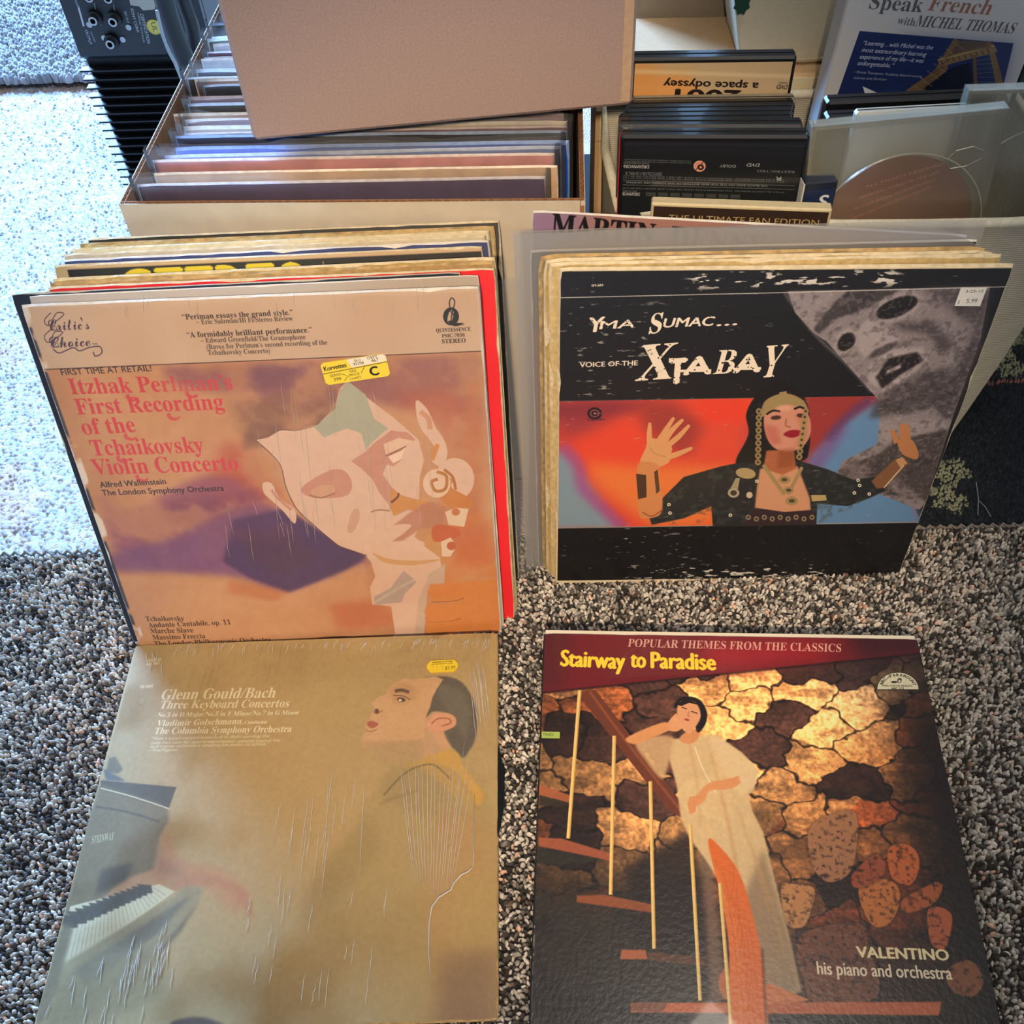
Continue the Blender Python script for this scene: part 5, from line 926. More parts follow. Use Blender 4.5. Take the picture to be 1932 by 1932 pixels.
# ---------------------------------------------------------------- white record box with its records
KRAFT = mat('kraft_board', '9c7250', .85, .12, 90, .2); BOXWHITE = mat('white_board', 'cfc3ae', .7, .05, 60, .1)
def wall_strip(parent, name, p, q, z0, z1, t=.0042, rim=True, mo=BOXWHITE, mi=KRAFT):
    """one corrugated wall from p to q (xy), outside to its right hand: two liners and a real fluted rim between them"""
    p, q = Vector((*p, 0)), Vector((*q, 0)); d = (q - p).normalized(); n = Vector((-d.y, d.x, 0)); L = (q - p).length; b = MB()
    def slab(o0, o1, za, zb, mi_): 
        vs = [p + n * o + d * s + Vector((0, 0, z)) for z in (za, zb) for o in (o0, o1) for s in (0, L)]; b.add(vs, [(0, 2, 3, 1), (4, 5, 7, 6), (0, 1, 5, 4), (2, 6, 7, 3), (0, 4, 6, 2), (1, 3, 7, 5)], mi_)
    slab(0, .0006, z0, z1, 0); slab(t - .0006, t, z0, z1, 1); slab(.0006, t - .0006, z0, z1 - .004, 1); w = b.build(name, [mo, mi], parent)
    if rim:
        f = MB(); N = int(L / .0011); V = []
        for i in range(N + 1):
            s = L * i / N; o = t / 2 + (t / 2 - .0008) * math.sin(s * 2 * math.pi / .0068); e = random.uniform(-.0004, .0003)
            for k in (0, 1): V += [p + d * s + n * (o + (k - .5) * .0005) + Vector((0, 0, z1 + e)), p + d * s + n * (o + (k - .5) * .0005) + Vector((0, 0, z1 - .005))]
        F = []
        for i in range(N): a_ = 4 * i; F += [(a_, a_ + 2, a_ + 6, a_ + 4), (a_, a_ + 4, a_ + 5, a_ + 1), (a_ + 2, a_ + 3, a_ + 7, a_ + 6)]
        f.add(V, F); f.build('fluting', mat('fluting', '8a6244', .9, .15), w)
    return w
BX = empty('record_box', Matrix(), 'white corrugated cardboard box full of records behind the left stack', 'box'); ZB, ZR = FLOOR_Z, .300
fa, fb, bb, ba = (-.3215, .7010), (.0375, .6870), (.052, 1.150), (-.306, 1.150)
wall_strip(BX, 'front_panel', fa, fb, ZB, ZR); wall_strip(BX, 'right_panel', fb, bb, ZB, ZR); wall_strip(BX, 'back_panel', bb, ba, ZB, ZR, rim=False); wall_strip(BX, 'left_panel', ba, fa, ZB, ZR)
b = MB(); b.add([(*fa, ZB + .001), (*fb, ZB + .001), (*bb, ZB + .001), (*ba, ZB + .001), (*fa, ZB + .003), (*fb, ZB + .003), (*bb, ZB + .003), (*ba, ZB + .003)], [(3, 2, 1, 0), (4, 5, 6, 7), (0, 1, 5, 4), (1, 2, 6, 5), (2, 3, 7, 6), (3, 0, 4, 7)]); b.build('base_panel', KRAFT, BX)
ORD = ['first', 'second', 'third', 'fourth', 'fifth', 'sixth', 'seventh', 'eighth', 'ninth', 'tenth', 'eleventh', 'twelfth', 'thirteenth', 'fourteenth', 'fifteenth', 'sixteenth', 'seventeenth', 'eighteenth', 'nineteenth', 'twentieth', 'twenty-first', 'twenty-second', 'twenty-third', 'twenty-fourth', 'twenty-fifth', 'twenty-sixth', 'twenty-seventh', 'twenty-eighth', 'twenty-ninth', 'thirtieth', 'thirty-first', 'thirty-second', 'thirty-third', 'thirty-fourth']
# colour word, colour, edge colour, in plastic, dx (mm)
BR = [('dark purple', '4a3a5c', 'c6c2c8', 1, 0), ('beige', 'c8a888', 'e8dcc8', 0, 4), ('pink', 'c08a8a', 'e0d0c8', 1, 1), ('steel blue', '6484c8', 'c0d0ec', 1, 6), ('royal blue', '1450b8', '88a8e0', 0, 8), ('black', '14161a', '8aa0c0', 1, 7),
      ('maroon', '6a2c34', 'd8c8c8', 1, 9), ('cream', 'c8b490', 'e8e0cc', 0, 5), ('mauve grey', '8a7480', 'd0c8c4', 1, 7), ('tan', 'a8845c', 'd8c8ac', 0, 2), ('charcoal', '2c2e34', 'a8acb0', 1, 6), ('dark red', '5c1c20', 'b09890', 0, 5), ('black', '101216', '98a0a8', 1, 8),
      ('orange brown', '98623c', 'd0c0a8', 0, 6), ('black', '14151a', 'c8ccd0', 1, 2), ('slate blue', '4c5870', 'ccd4dc', 1, 4), ('white', 'c8c8c4', 'f0f0ec', 0, 6), ('black', '131418', 'b8bcc4', 0, 3), ('dusty mauve', '7c6070', 'd8d0d4', 1, 5), ('white', 'd0d0cc', 'f4f4f0', 0, 7),
      ('grey green', '707868', 'd8dcd4', 1, 4), ('white', 'c4c4c0', 'f0f0f0', 0, 5), ('pale grey', '9ca0a4', 'ececec', 1, 8), ('black', '101114', '787c84', 1, 3), ('silver grey', '8c9094', 'dcdcdc', 1, 6), ('dark brown', '3c2c24', '988878', 0, 4), ('black', '0e0f12', '54585c', 1, 7),
      ('charcoal', '222428', '64686c', 1, 5), ('black', '0c0d10', '484c50', 1, 2), ('grey', '6c7074', 'b8bcc0', 1, 6), ('olive', '50543c', '9c9c84', 0, 5), ('brown', '4a382c', '988c7c', 1, 4), ('black', '101014', '606468', 1, 5), ('white', 'b8b8b4', 'e4e4e0', 0, 6)]
yb = .7035
for i, (wd_, c, e, pl, dx) in enumerate(BR):
    r = random.Random(100 + i); yy = yb + .0015 + i * .01195 + r.uniform(-.0015, .0015); fx0 = -.3070 + dx * .0024 + (.006 if i % 5 == 2 else 0)
    lb = f'{wd_} record sleeve{" in clear plastic" if pl else ""}, {ORD[i]} from the front of the white box'
    M = standing(fx0, yy + .006, ZB + .005 + r.choice((0, 0, .004, -.001)), -.020 + r.uniform(-.006, .006), r.uniform(.0, .012), r.uniform(-.006, .006))
    o = sleeve('boxed_record', M, (mat('card_' + c, c, .35, .15, 60, coat=.3), mat('edge_' + e, e, .7, .15, 200)), None, lb, 'record', 'records in the white box', t=r.uniform(.0025, .0055), seed=100 + i, wear=.0006, n=12)
    if pl: bag(o, top=r.uniform(.003, .010), ex=.004, t=.005, seed=i)

# ---------------------------------------------------------------- brown carton resting on the records
def carton(name, x, y, z, yaw, w, d, h, m, bev=.004):
    M = Matrix.Translation((x, y, z)) @ Matrix.Rotation(yaw, 4, 'Z'); root = empty(name, M)
    b = MB().box(0, w, 0, d, 0, h, bev=bev); o = b.build('carton_body', m, root); return root
BRN = carton('brown_carton', -.2150, .7330, .3300, .130, .2960, .24, .30, mat('brown_kraft', 'a48c84', .8, .07, 700, .2, 1100, col2='b0978d'), .003)
tag(BRN, 'plain brown cardboard carton standing on the records in the white box', 'box')
MB().box(.286, .2935, -.0006, .0004, .004, .296, bev=.0003).build('corner_crease', mat('pale_kraft', 'c0a184', .8, .08), BRN)

# ---------------------------------------------------------------- black device with fins
DY = 1.250; DZ = .158
dev = empty('audio_device', Matrix(), 'black metal device with cooling fins and round sockets, standing left of the white record box', 'device')
BLK = mat('black_metal', '15181c', .45, .15, 300, .15, 700, metal=.3); BLK2 = mat('black_panel', '1d2126', .5, .1, 400)
MB().box(-.5450, -.385, DY, DY + .20, FLOOR_Z, .25, bev=.002).build('housing', BLK, dev)
for i in range(15):
    z = .004 + i * .0107; MB().box(-.5520, -.392, DY - .012, DY, z, z + .0022, bev=.0004).build('cooling_fin', BLK, dev)
pn = MB(); pn.add([(-.5450, DY - .001, .165), (-.385, DY - .001, .165), (-.385, DY - .010, .172), (-.5450, DY - .010, .172), (-.5450, DY - .010, .25), (-.385, DY - .010, .25), (-.385, DY - .001, .25), (-.5450, DY - .001, .25)], [(0, 1, 2, 3), (3, 2, 5, 4), (4, 5, 6, 7), (0, 3, 4, 7), (1, 6, 5, 2)])
MP = frame((-.5450, DY - .0102, .172), (1, 0, 0), (0, 0, 1)); a = art_on(MP, .16, .078, 700, '#20252a')
def vtext(A, T, p, q, h, col, face='sans'):
    """lettering that runs down the panel"""
    if face in ALIAS: face, w_, s_ = ALIAS[face]
    g = letters(T, face); q0, q1 = A.t([p])[0], A.t([q])[0]; d = q1 - q0; L = np.hypot(*d); d = d / L; n = np.array([d[1], -d[0]]); hh = np.hypot(*(A.t([(p[0] + h, p[1])])[0] - q0)); W = max(g[:, 0].max(), g[:, 2].max())
    f = lambda x, y: q0[None] + np.outer(x * L / W, d) + np.outer(y * hh, n)
    A.comp(raster(np.c_[f(g[:, 0], g[:, 1]), f(g[:, 2], g[:, 3])], A.n, A.m, 4), col)
for T, p, q, h, f in (('OUTPUT', (160, 57), (169, 84), 5, 'sans'), ('CLASSE CHANGEUR', (170, 60), (178, 80), 3, 'sans'), ('R', (184, 44), (186, 50), 6, 'sans'), ('L', (220, 46), (222, 52), 6, 'sans'), ('REC OUT', (234, 22), (240, 44), 4, 'sans'), ('CERTIFICATION', (264, 26), (278, 82), 6, 'bold'), ('COMPLIES WITH RULES', (259, 24), (270, 80), 3, 'sans'), ('SONY CORP.', (246, 16), (258, 62), 5, 'bold'), ('FOLDER', (140, 0), (146, 14), 4, 'sans')): vtext(a, T, p, q, h, '#c4ccd4', f)
a.line([(148, 14), (158, 50)], 3.4, '#b9c2ca', sp=False)
for p, q in (((175, -6), (180, 18)), ((212, -4), (216, 20))): a.line([p, q], 1.2, '#aab4bc', sp=False)
a.poly([(242, -10), (300, -20), (292, 18), (270, 20), (262, 12), (246, 10)], '#b9b7a8', .9)
pan = pn.build('rear_panel', printed('panel_print', a, .5, bump=.05), dev, uvf=lambda c: ((c.x + .545) / .16, (c.z - .172) / .078))
SIL = mat('nickel', '9a9c9a', .3, metal=1.); RUB = mat('socket_black', '0e0f11', .5)
for x, y in ((180, 32), (217, 34), (212, 76), (172, -12), (208, -10)):
    p = on_y(x, y, DY - .010); s = MB().disc(p, (0, -1, 0), .004, .0085, .006, 20).build('socket', RUB, dev); MB().disc(p + Vector((0, -.004, 0)), (0, -1, 0), .003, .0050, .008, 18).build('contact_ring', SIL, s)
for x, y in ((169, 46), (243, 51), (197, 71), (232, 74)): p = on_y(x, y, DY - .010); MB().disc(p, (0, -1, 0), .0002, .0034, .0014, 12).build('screw', SIL, dev)
a = local_art(.02, .02, 120, '#c9b84a'); a.ell(10, 10, 8.6, 8.6, '#8c7f30'); a.ell(10, 10, 7.9, 7.9, '#d0bf52')
vtext(a, 'UL', (7.5, 15.4), (7.5, 4.6), 5.6, '#3c3818', 'bold')
p = on_y(291, 51, DY - .0106); tag(decal('round_sticker', dev, .02, .02, p.x, p.z, .0, printed('ul_sticker', a, .5, bump=0), -.0006, [(.0088 * math.cos(t * math.pi / 12), .0088 * math.sin(t * math.pi / 12)) for t in range(24)], DY - .0104), 'round yellow approval sticker')
cb = [('thick black cable hanging between the device and the white box', [(300, -60, .42), (310, 0, .40), (332, 70, .34), (352, 118, .27)], .0105), ('second black cable running down beside the white box', [(330, -60, .42), (345, 0, .39), (362, 50, .33), (368, 100, .26)], .0080), ('thin grey wire across the cooling fins', [(296, 20, .34), (305, 60, .30), (318, 95, .26), (330, 118, .23)], .0018)]
for lb, P, r_ in cb:
    pts = []
    for k, (x, y, z) in enumerate(P): q = on_y(x, y, 1.10 + (.02 if r_ > .009 else .05 if r_ > .005 else -.01)); pts.append(q)
    pts = [Vector(p_) for p_ in ospline([tuple(p_) for p_ in pts], 5)]
    last = pts[-1]; pts += [last + Vector((.004, .005, -.06)), Vector((last.x + .006, last.y + .01, FLOOR_Z + r_))]
    tag(MB().tube(pts, r_, 10).build('cable', mat('grey_wire', '9aa0a6', .5) if r_ < .003 else mat('cable_rubber', '16191d', .5, .1), smooth=True), lb, 'cable', 'cables beside the device')

# ---------------------------------------------------------------- fabric bin with film cases
CAN = bpy.data.materials.new('canvas'); CAN.use_nodes = True; nt = CAN.node_tree; bs = nt.nodes['Principled BSDF']; bs.inputs['Base Color'].default_value = (*srgb('b9b4a2'), 1); bs.inputs['Roughness'].default_value = .9
tc = nt.nodes.new('ShaderNodeTexCoord'); w1 = nt.nodes.new('ShaderNodeTexWave'); w1.inputs['Scale'].default_value = 160; w1.bands_direction = 'Z'; w2 = nt.nodes.new('ShaderNodeTexWave'); w2.inputs['Scale'].default_value = 160; w2.bands_direction = 'X'
ad = nt.nodes.new('ShaderNodeMath'); ad.operation = 'ADD'; bp = nt.nodes.new('ShaderNodeBump'); bp.inputs['Strength'].default_value = .5; bp.inputs['Distance'].default_value = .0006
nt.links.new(tc.outputs['Object'], w1.inputs['Vector']); nt.links.new(tc.outputs['Object'], w2.inputs['Vector']); nt.links.new(w1.outputs['Fac'], ad.inputs[0]); nt.links.new(w2.outputs['Fac'], ad.inputs[1]); nt.links.new(ad.outputs[0], bp.inputs['Height']); nt.links.new(bp.outputs['Normal'], bs.inputs['Normal'])
PIPE = mat('bin_piping', 'd6d2bc', .85, .1, 300, .5, 900)
BIN = empty('fabric_bin', Matrix(), 'pale canvas storage bin holding film cases, right of the white record box', 'bin'); ZN = .277
rim = [(.066, .7105), (.12, .6985), (.18, .688), (.235, .6805), (.30, .678), (.36, .677), (.428, .680), (.432, .76), (.432, .885), (.25, .888), (.064, .885), (.060, .80)]
foot = [(.066 + (x - .066) * .88 + .002, .6905 + (y - .677) * .95) for x, y in rim]
b = MB(); nn = len(rim); rows = []
for k, t in enumerate((0, .25, .5, .75, 1)):
    for (x0, y0), (x1, y1) in zip(foot, rim): bl = .004 * math.sin(t * math.pi); b.v.append((x0 + (x1 - x0) * t + bl * (1 if x1 > .4 else 0), y0 + (y1 - y0) * t, FLOOR_Z + .005 + (ZN - FLOOR_Z - .005) * t))
for k in range(4):
    for i in range(nn): j = (i + 1) % nn; b.f.append([k * nn + i, k * nn + j, (k + 1) * nn + j, (k + 1) * nn + i]); b.m.append(0)
b.f.append(list(range(nn - 1, -1, -1))); b.m.append(0); body = b.build('canvas_body', CAN, BIN, smooth=False)
sm = body.modifiers.new('thickness', 'SOLIDIFY'); sm.thickness = .003; sm.offset = 0
MB().tube([(x, y, ZN) for x, y in rim + rim[:1]], .0042, 8).build('rim_piping', PIPE, BIN, smooth=True)
MB().tube([(.239, .6775, ZN + .003), (.239, .6755, ZN - .004), (.239, .6765, ZN - .012)], .0012, 6).build('seam', PIPE, BIN)
SUP = tag(MB().box(.080, .372, .712, .866, FLOOR_Z + .009, .150, bev=.003).build('inner_carton', mat('beige_board', 'b5a78c', .8, .06, 60), None), 'plain beige carton under the film cases in the bottom of the canvas bin', 'box')
CASE = mat('case_black', '121417', .32, .1, 200, coat=.2); FROST = film('frosted_case', 'b4b49e', .15, .25, .15, (1, 1, 1), 30)
CW, CH, CT = .135, .190, .0145
def case(M, label, front=None, group='film cases in the canvas bin', body=CASE, spine=None, w=CW, h=CH, t=CT, wrap=False):
    root = empty('film_case', M, label, 'case', group)
    MB().box(0, w, 0, t, 0, h, bev=.002).build('case_shell', body, root)
    MB().box(.0015, w - .0015, t * .48, t * .52, h, h + .0005).build('closing_seam', mat('seam_dark', '050506', .6), root)
    if front: MB().add([(.003, -.0004, .003), (w - .003, -.0004, .003), (w - .003, -.0004, h - .004), (.003, -.0004, h - .004)], [(0, 1, 2, 3)]).build('cover_paper', front, root, uvf=lambda c: ((c.x - .003) / (w - .006), (c.z - .003) / (h - .007)))
    if spine: MB().box(-.0006, 0, .001, t - .001, .003, h - .004).build('spine_paper', spine, root)
    if wrap: sheet('plastic_wrap', film('case_wrap', 'b8bcc4', .06, .12, .6, (1, 1, 1), 60), root, -.001, w + .001, 0, h + .001, -.0012, 8, 8, .0003, 5)
    return root
def case_art(M, base, n=640): return art_on(M @ Matrix.Translation((.003, 0, .003)), CW - .006, CH - .007, n, base)
# the one with the orange and silver cover, upside down
M1 = standing(.0815, .832, .1505, -.035, -.02, 0); a = case_art(M1, '#c3ab86')
a.poly([(1190, 130), (1300, 135), (1330, 200), (1190, 200)], '#dfa05c', .95, 14); a.poly([(1180, 120), (1240, 120), (1240, 220), (1180, 220)], '#d89a58', .7, 12); a.poly([(1190, 130), (1500, 140), (1500, 148), (1190, 138)], '#e4cfa4', .6, 2)
a.text('a space odyssey', (1431, 156), (1253, 151), -14, '#1c1418', 'bold', .012); a.text('2001', (1398, 171), (1276, 168), -24, '#1c1418', 'bold', .03); a.text('DVD', (1487, 160), (1467, 159), -8, '#3a3430', 'sansbi'); a.text('VIDEO', (1487, 155), (1469, 154), -3, '#3a3430', 'bold')
case(M1, 'film case standing upside down with an orange and silver cover, behind the other cases', printed('orange_case_print', a, .4, bump=0))
for i in range(5):
    y = .8135 - i * .0155; x, _, z = on_y(1494 - i * 1.5, 184 + 8.5 * i, y); h = min(CH, z - .1505)
    case(standing(x - CW + .003, y, .1505, -.03, -.01), f'black film case, {ORD[i]} in front of the orange and silver one', None, h=h, body=mat('case_grey', '8a8270', .4, .1) if i == 0 else CASE)
y = .7245; x0 = on_y(1168, 240, y).x
M2 = standing(x0 - .001, y - .008, .1505, -.06, .03); c2 = case(M2, 'black film case with a sunken clear window, behind the upside-down credits case', None, w=.138, wrap=True)
MB().box(.012, .018, -.0012, .0, .165, .180, bev=.0004).build('latch', mat('latch', '2c3036', .3), c2); MB().disc((.0, .0, .0), (0, -1, 0), .001, .002, .0005, 8).build('stud', CASE, c2)
M3 = standing(x0 - .0005, .7000, .1505, -.06, .035); a = case_art(M3, '#1c2026', 900); a.poly([(1160, 285), (1530, 300), (1530, 420), (1160, 420)], '#191d20', .6, 10)
a.line([(1170, 339), (1488, 350), (1488, 357), (1170, 348), (1170, 339)], .9, '#6c7070', sp=False)
U = lambda T, x0_, x1_, yb_, h_, f='sans', c='#8a8e8e': a.text(T, (x1_, yb_ + (x1_ - 1170) * .028), (x0_, yb_ + (x0_ - 1170) * .028), -h_, c, f)
U('DREAMWORKS', 1171, 1223, 310, 6, 'bold', '#a8a8a4'); U('HOME ENTERTAINMENT', 1171, 1223, 305, 3); U('2007/COLOR/118 MIN. R', 1180, 1247, 323, 6); U('DREAMWORKS', 1168, 1206, 362, 6, 'bold', '#a8a8a4'); U('PICTURES', 1172, 1200, 358, 3)
for k, yy_ in enumerate((299, 302.5, 330, 333.5, 353)): U('TM & © ALL RIGHTS RESERVED. THIS PROGRAM IS FOR HOME USE ONLY AND PROTECTED BY LAW', 1172 if k > 1 else 1172, 1300 if k < 2 else 1470, yy_, 2.2)
U('THE BLACK BARS ON THE TOP AND BOTTOM OF THE SCREEN ARE NORMAL', 1180, 1440, 341.5, 3.2, 'bold'); U('DVD', 1402, 1425, 301, 6, 'sansbi', '#9a9e9e'); U('R', 1454, 1464, 325, 7, 'bold', '#a4a8a8'); U('RESTRICTED', 1420, 1488, 313, 4); U('DOLBY', 1352, 1381, 305, 5, 'bold')
for k in range(8): xx_ = 1217 + k * 22; a.poly([(xx_, 362 + k * .6), (xx_ + 18, 362.5 + k * .6), (xx_ + 18, 370 + k * .6), (xx_, 369.5 + k * .6)], '#3c4040')
a.ell(1315, 313, 11, 10.5, '#e4a68c'); a.ell(1315, 313, 9.6, 9.2, '#c88a74'); a.ell(1317, 315, 6, 5.5, '#3a2420'); a.ell(1317, 315, 2, 2, '#d8a08c'); a.line([(1322, 305), (1307, 321)], 1.4, '#3a2420', sp=False)
case(M3, 'black film case turned upside down showing small grey credits and a round pink symbol', printed('credits_case_print', a, .3, coat=.4, bump=0), spine=mat('red_spine', 'a8242c', .4), w=.1395)
p0, p1 = on_z(1228, 388, .2935), on_z(1528, 400, .2930); yaw4 = math.atan2(p1.y - p0.y, p1.x - p0.x)
FE = empty('film_case', standing(p0.x, p0.y - .002, .1505, yaw4, 0), 'slim cream-topped boxed film set lettered FAN EDITION, nearest the front rim of the bin', 'case', 'film cases in the canvas bin')
MB().box(0, .136, 0, .0098, 0, .1465, bev=.0012).build('case_shell', mat('cream_card', 'd2c39c', .6, .05), FE)
a = local_art(.132, .02, 140, '#33241c'); MM.text(a, 'THE ULTIMATE FAN EDITION', 12, 8.2, 126, 8.4, 5.2, '#b8a06c', face='sans', weight=.004); decal('title_label', FE, .132, .02, .068, .1340, 0, printed('fan_edition_print', a, .5, bump=0))
SB_ = on_y(1486, 352, .6965); s_ = empty('small_box', standing(.2035, .6880, .1505, .10, 0, .0), 'small dark blue box with a letter S, squeezed beside the frosted case', 'box')
MB().box(0, .026, 0, .012, 0, .158, bev=.001).build('carton_body', mat('navy_box', '1b2436', .4, .1), s_); MB().box(-.0006, .0008, .0005, .0115, .01, .157).build('white_edge', mat('white_trim', 'd8d4c8', .6), s_)
a = local_art(.024, .02, 90, '#1b2a4c'); MM.text(a, 'S', 13, 4, 20, 4, 11, '#d8dce0', face='bold'); decal('letter_label', s_, .024, .02, .013, .142, 0, printed('s_print', a, .4, bump=0))
# frosted clear cases with a disc
def clear_case(M, label, dsc=True):
    root = empty('film_case', M, label, 'case', 'film cases in the canvas bin'); b = MB(); w, h, t = .141, CH, .013
    b.box(0, w, 0, .0011, 0, h); b.build('front_lid', FROST, root)
    MB().box(0, w, t - .0011, t, 0, h).build('back_lid', FROST, root); FR = film('frosted_rim', 'd6d6c2', .32, .2, .2)
    f = MB(); f.box(0, .003, .0011, t - .0011, 0, h); f.box(w - .003, w, .0011, t - .0011, 0, h); f.box(.003, w - .003, .0011, t - .0011, h - .003, h); f.box(.003, w - .003, .0011, t - .0011, 0, .003); f.build('case_rim', FR, root)
    MB().disc((w / 2 + .004, .0006, .098), (0, -1, 0), .0645, .0655, .0010, 64).build('moulded_ring', FR, root)
    MB().tube([(w - .012, -.0003, h - .030), (w - .020, -.0003, h - .026), (w - .032, -.0003, h - .028), (w - .038, -.0003, h - .035), (w - .034, -.0003, h - .042), (w - .022, -.0003, h - .041), (w - .012, -.0003, h - .036)], .00035, 6).build('finger_notch', FR, root)
    return root
_up = Vector((-.085, .045, 1)).normalized(); FM = frame(on_y(1531, 242, .7000) - _up * CH, (1, -.02, .085), _up); FCASE = clear_case(FM, 'frosted clear film case with a red disc inside, tilted at the bin front')
a = local_art(.12, .12, 420, '#6e100c'); a.poly([(0, 0), (120, 0), (120, 60), (0, 50)], '#842212', .8, 20)
a.poly([(60, 0), (60, 22), (118, 62), (124, 30), (110, 0)], '#c4a02c'); a.ell(60, 60, 7.5, 7.5, '#c8c4b4')
for k, T in enumerate(('WARNING: UNAUTHORIZED COPYING IS PROHIBITED', 'PG-13 SOME MATERIAL MAY BE INAPPROPRIATE', 'MANUFACTURED IN THE USA', 'ALL RIGHTS RESERVED')): MM.text(a, T, 24 + k * 3, 70 + k * 9, 84 + k * 2, 92 + k * 6, 2.2, '#d88c7c')
MM.text(a, 'DVD', 78, 26, 88, 32, 6, '#5c4c14', face='bold')
ring = MB(); cc = (.0745, .0060, .098); N = 72; V = []
for r_ in (.0075, .0595):
    for yv in (0, .0012):
        for j in range(N): t_ = 2 * math.pi * j / N; V.append((cc[0] + r_ * math.cos(t_), cc[1] + yv, cc[2] + r_ * math.sin(t_)))
F = []
for j in range(N): k = (j + 1) % N; F += [(j, k, 2 * N + k, 2 * N + j), (N + j, 3 * N + j, 3 * N + k, N + k), (2 * N + j, 2 * N + k, 3 * N + k, 3 * N + j)]
ring.add(V, F); ds = ring.build('film_disc', printed('red_disc_print', a, .35, bump=0), None, FM, uvf=lambda c: ((c.x - cc[0]) / .12 + .5, (c.z - cc[2]) / .12 + .5)); tag(ds, 'red film disc with a yellow stripe inside the frosted clear case', 'disc')
FM2 = frame(on_y(1838, 196, .712) + Vector((0, 0, -CH + .004)), (1, 0, .01), (0, .06, 1)); clear_case(FM2, 'second frosted clear case half out of the right edge, behind the red disc one')
# black cases and a white one by the French course
for i, (x, y, yy, lb) in enumerate(((1562, 192, .770, 'wide glossy black film case in front of the French course box'), (1562, 222, .748, 'black film case behind the frosted one, its corner showing'))):
    p = on_y(x, y, yy); case(standing(p.x, yy - .006, .1505, .03, .03), lb, None, w=.138, h=max(.15, p.z - .1505))
p = on_y(1620, 213, .727); case(standing(p.x, .7235, .1505, .05, .03), 'white film case just behind the frosted clear case', None, w=.09, h=p.z - .152, body=mat('case_white', 'bdbcae', .4), t=.010)

# the language course box
MFr = frame((.2395, .8330, .1505) , (1, -.015, -.060), (.075, .060, 1)); FB_ = empty('course_box', MFr, 'white language course box with a blue panel and iron tower, behind the film cases', 'box'); w, h = .163, .26
MB().box(0, w, 0, .030, 0, h, bev=.0015).build('carton_body', mat('white_gloss_card', 'c9c9c9', .4, .03), FB_)
a = art_on(MFr, w, h, 1000, '#c4c4c6'); a.poly([(1625, 58), (1916, 79), (1876, 240), (1560, 240)], '#1b2a5c'); a.poly([(1700, 70), (1916, 79), (1900, 150), (1780, 240), (1650, 240)], '#24386c', .5, 20)
a.poly([(1640, 180), (1700, 170), (1780, 240), (1600, 240)], '#2c4c8c', .7, 10); a.poly([(1630, 162), (1666, 178), (1650, 186), (1634, 176)], '#d8dce4')
T_ = '#7a6248'; a.line([(1808, 72), (1790, 105), (1772, 140), (1725, 178), (1690, 215)], [8, 14, 22, 30, 30], T_); a.line([(1868, 76), (1878, 108), (1888, 150), (1900, 200)], [8, 12, 14, 18], T_); a.poly([(1775, 108), (1878, 80), (1886, 95), (1772, 125)], '#8a7050'); a.line([(1772, 112), (1880, 84)], 2.5, '#b09468', sp=False)
a.poly([(1800, 74), (1870, 76), (1874, 88), (1800, 100)], '#6c5640', .8); a.line([(1842, 102), (1844, 170)], 6, '#6c5640', sp=False); a.poly([(1800, 125), (1835, 115), (1840, 170), (1760, 175), (1745, 165)], '#141c34')
for k in range(9): a.line([(1800 - k * 12, 76 + k * 14), (1822 - k * 12, 92 + k * 14)], 1.3, '#a48a64', .8, sp=False); a.line([(1822 - k * 12, 80 + k * 14), (1796 - k * 12, 96 + k * 14)], 1.3, '#4c3c2c', .8, sp=False); a.line([(1846, 104 + k * 8), (1884, 98 + k * 9)], 1, '#a48a64', .6, sp=False); a.line([(1778 + k * 11, 112 - 2.8 * k), (1782 + k * 11, 120 - 2.8 * k)], 1.6, '#3c3024', sp=False)
a.text('Speak', (1642, 16), (1742, 22), 27, '#2c2a2e', 'serif', -.02); a.text('French', (1752, 18), (1870, 26), 27, '#8c5440', 'serif', -.012, .15); a.text('with', (1695, 44), (1728, 48), 14, '#3a383c', 'serif', -.02); a.text('MICHEL THOMAS', (1728, 48), (1914, 61), 20, '#2a282c', 'serif', -.02, .2)
for T, p, q in (('“Learning…with Michel was the', (1630, 84), (1762, 92)), ('most extraordinary learning', (1628, 97), (1749, 105)), ('experience of my life—it was', (1624, 110), (1744, 117)), ('unforgettable.”', (1620, 122), (1687, 127))): a.text(T, p, q, 8, '#d0d4e0', 'sansi', .010)
a.text('—Emma Thompson, Academy Award-winning', (1612, 137), (1742, 145), 4.6, '#b8bccc', 'sans', .008); a.text('actress and director', (1613, 148), (1675, 151), 4.6, '#b8bccc', 'sans', .008)
MB().add([(.001, -.0004, .001), (w - .001, -.0004, .001), (w - .001, -.0004, h - .001), (.001, -.0004, h - .001)], [(0, 1, 2, 3)]).build('front_print', printed('course_box_print', a, .4, coat=.2, bump=0), FB_, uvf=lambda c: (c.x / w, c.z / h))
MB().box(w, w + .004, .0, .030, 0, h, bev=.001).build('dark_side', mat('dark_green_side', '10201c', .5), FB_)
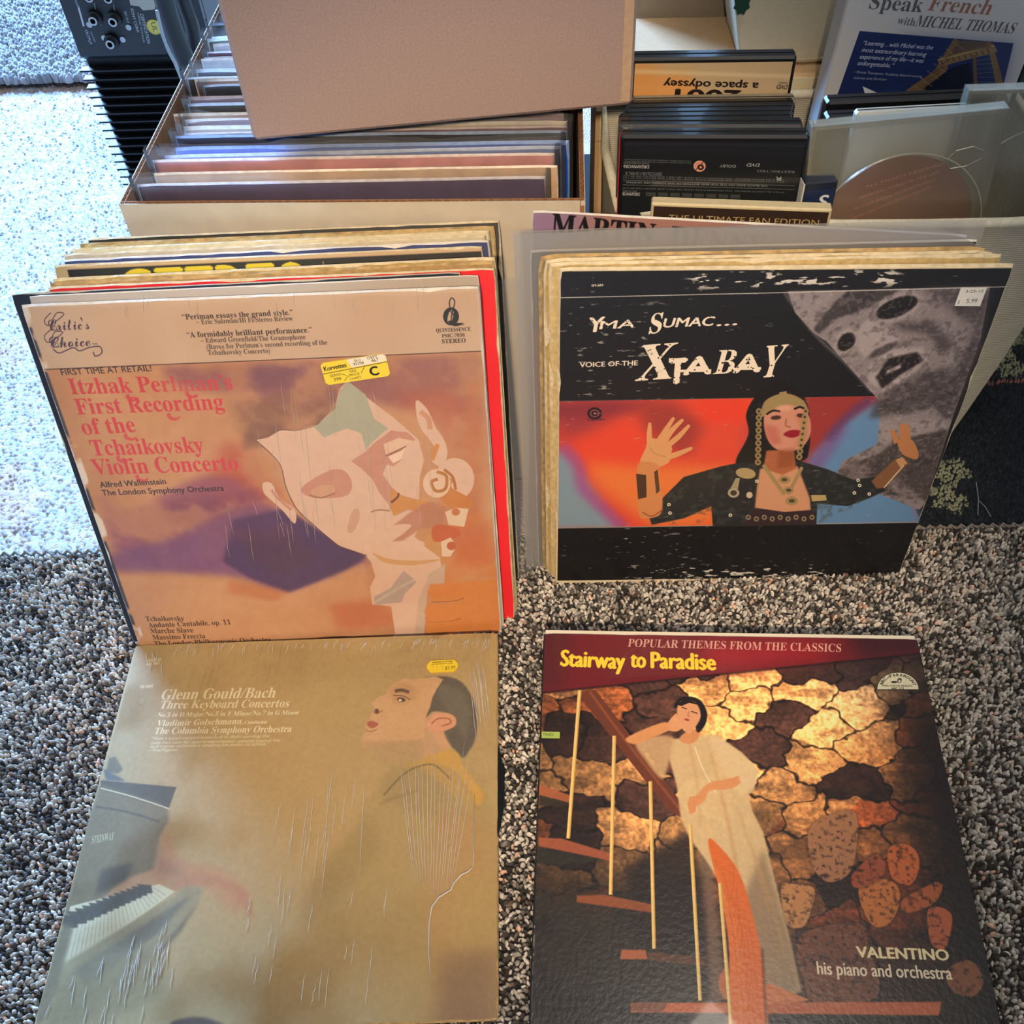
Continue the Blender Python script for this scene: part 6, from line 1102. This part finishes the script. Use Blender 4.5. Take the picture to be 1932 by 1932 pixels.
# white cartons behind the bin
wc = carton('white_carton', .058, .905, FLOOR_Z + .005, -.02, .365, .125, .292, mat('white_carton', 'c8a880', .7, .05), .004); tag(wc, 'cream white carton with a flat top, standing behind the canvas bin', 'box')  # left end widened to block daylight shining into the gap
MB().box(.0, .365, -.0015, .0, .262, .290, bev=.0005).build('folded_lip', mat('lip_white', 'dccfac', .7), wc); MB().box(.0, .365, -.0008, .0, .232, .2335).build('fold_crease', mat('crease', '9c8868', .8), wc)
g2 = carton('shaded_carton', .095, 1.034, FLOOR_Z + .005, -.01, .32, .12, .42, mat('shaded_white_board', '8d8270', .75, .05), .004); tag(g2, 'tall white carton with shade in its colour, at the back behind the brown one', 'box')  # white carton whose shade is put into an even dull colour
tb = MB(); p = on_z(1396, 119, .290); q = on_z(1640, 124, .290); tb.add([(p.x, p.y, .289), (q.x, p.y - .001, .289), (q.x, p.y + .085, .289), (p.x, p.y + .085, .289), (p.x - .040, p.y - .012, .46), (q.x + .04, p.y - .012, .46), (q.x + .04, p.y + .10, .46), (p.x - .04, p.y + .10, .46)], [(3, 2, 1, 0), (4, 5, 6, 7), (0, 1, 5, 4), (1, 2, 6, 5), (2, 3, 7, 6), (3, 0, 4, 7)])
tr = empty('tapered_tub', Matrix(), 'white tapered tub with a green emblem on the cream carton', 'box'); tbm = tb.build('tub_body', mat('tub_white', 'bdb8a4', .5, .04), tr); bv = tbm.modifiers.new('soft edge', 'BEVEL'); bv.width = .004; bv.segments = 3
MB().tube([(p.x - .001, p.y - .0005, .294), ((p.x + q.x) / 2, p.y - .002, .292), (q.x, p.y - .002, .295)], .0022, 6).build('bottom_fold', mat('tub_fold', 'a89c80', .8), tr)
e0 = on_y(1400, 6, p.y - .0095); em = MB(); em.add([(e0.x + .006 * math.cos(t * math.pi / 8) * (1 + .3 * (t % 2)), e0.y - .0008, e0.z + .008 * math.sin(t * math.pi / 8) * (1 + .25 * (t % 2))) for t in range(16)], [tuple(range(15, -1, -1))]); em.build('green_emblem', mat('emblem_green', '163c30', .5), tr)
# dark green cloth at the right
g_ = MB(); nx, nz = 10, 12
for j in range(nz + 1):
    for i in range(nx + 1): g_.v.append((.436 + i * .012, .905 + .010 * math.sin(i * 1.3 + j * .4) + .006 * math.sin(j * 1.1), FLOOR_Z + .006 + j * .030))
for j in range(nz):
    for i in range(nx): k = j * (nx + 1) + i; g_.f.append([k, k + 1, k + nx + 2, k + nx + 1]); g_.m.append(0)
cl = g_.build('green_cloth', mat('green_cloth', '12413a', .8, .25, 60, .4, 300), None, smooth=True); tag(cl, 'dark green cloth draped at the right edge behind the bin', 'cloth'); sd = cl.modifiers.new('thickness', 'SOLIDIFY'); sd.thickness = .003
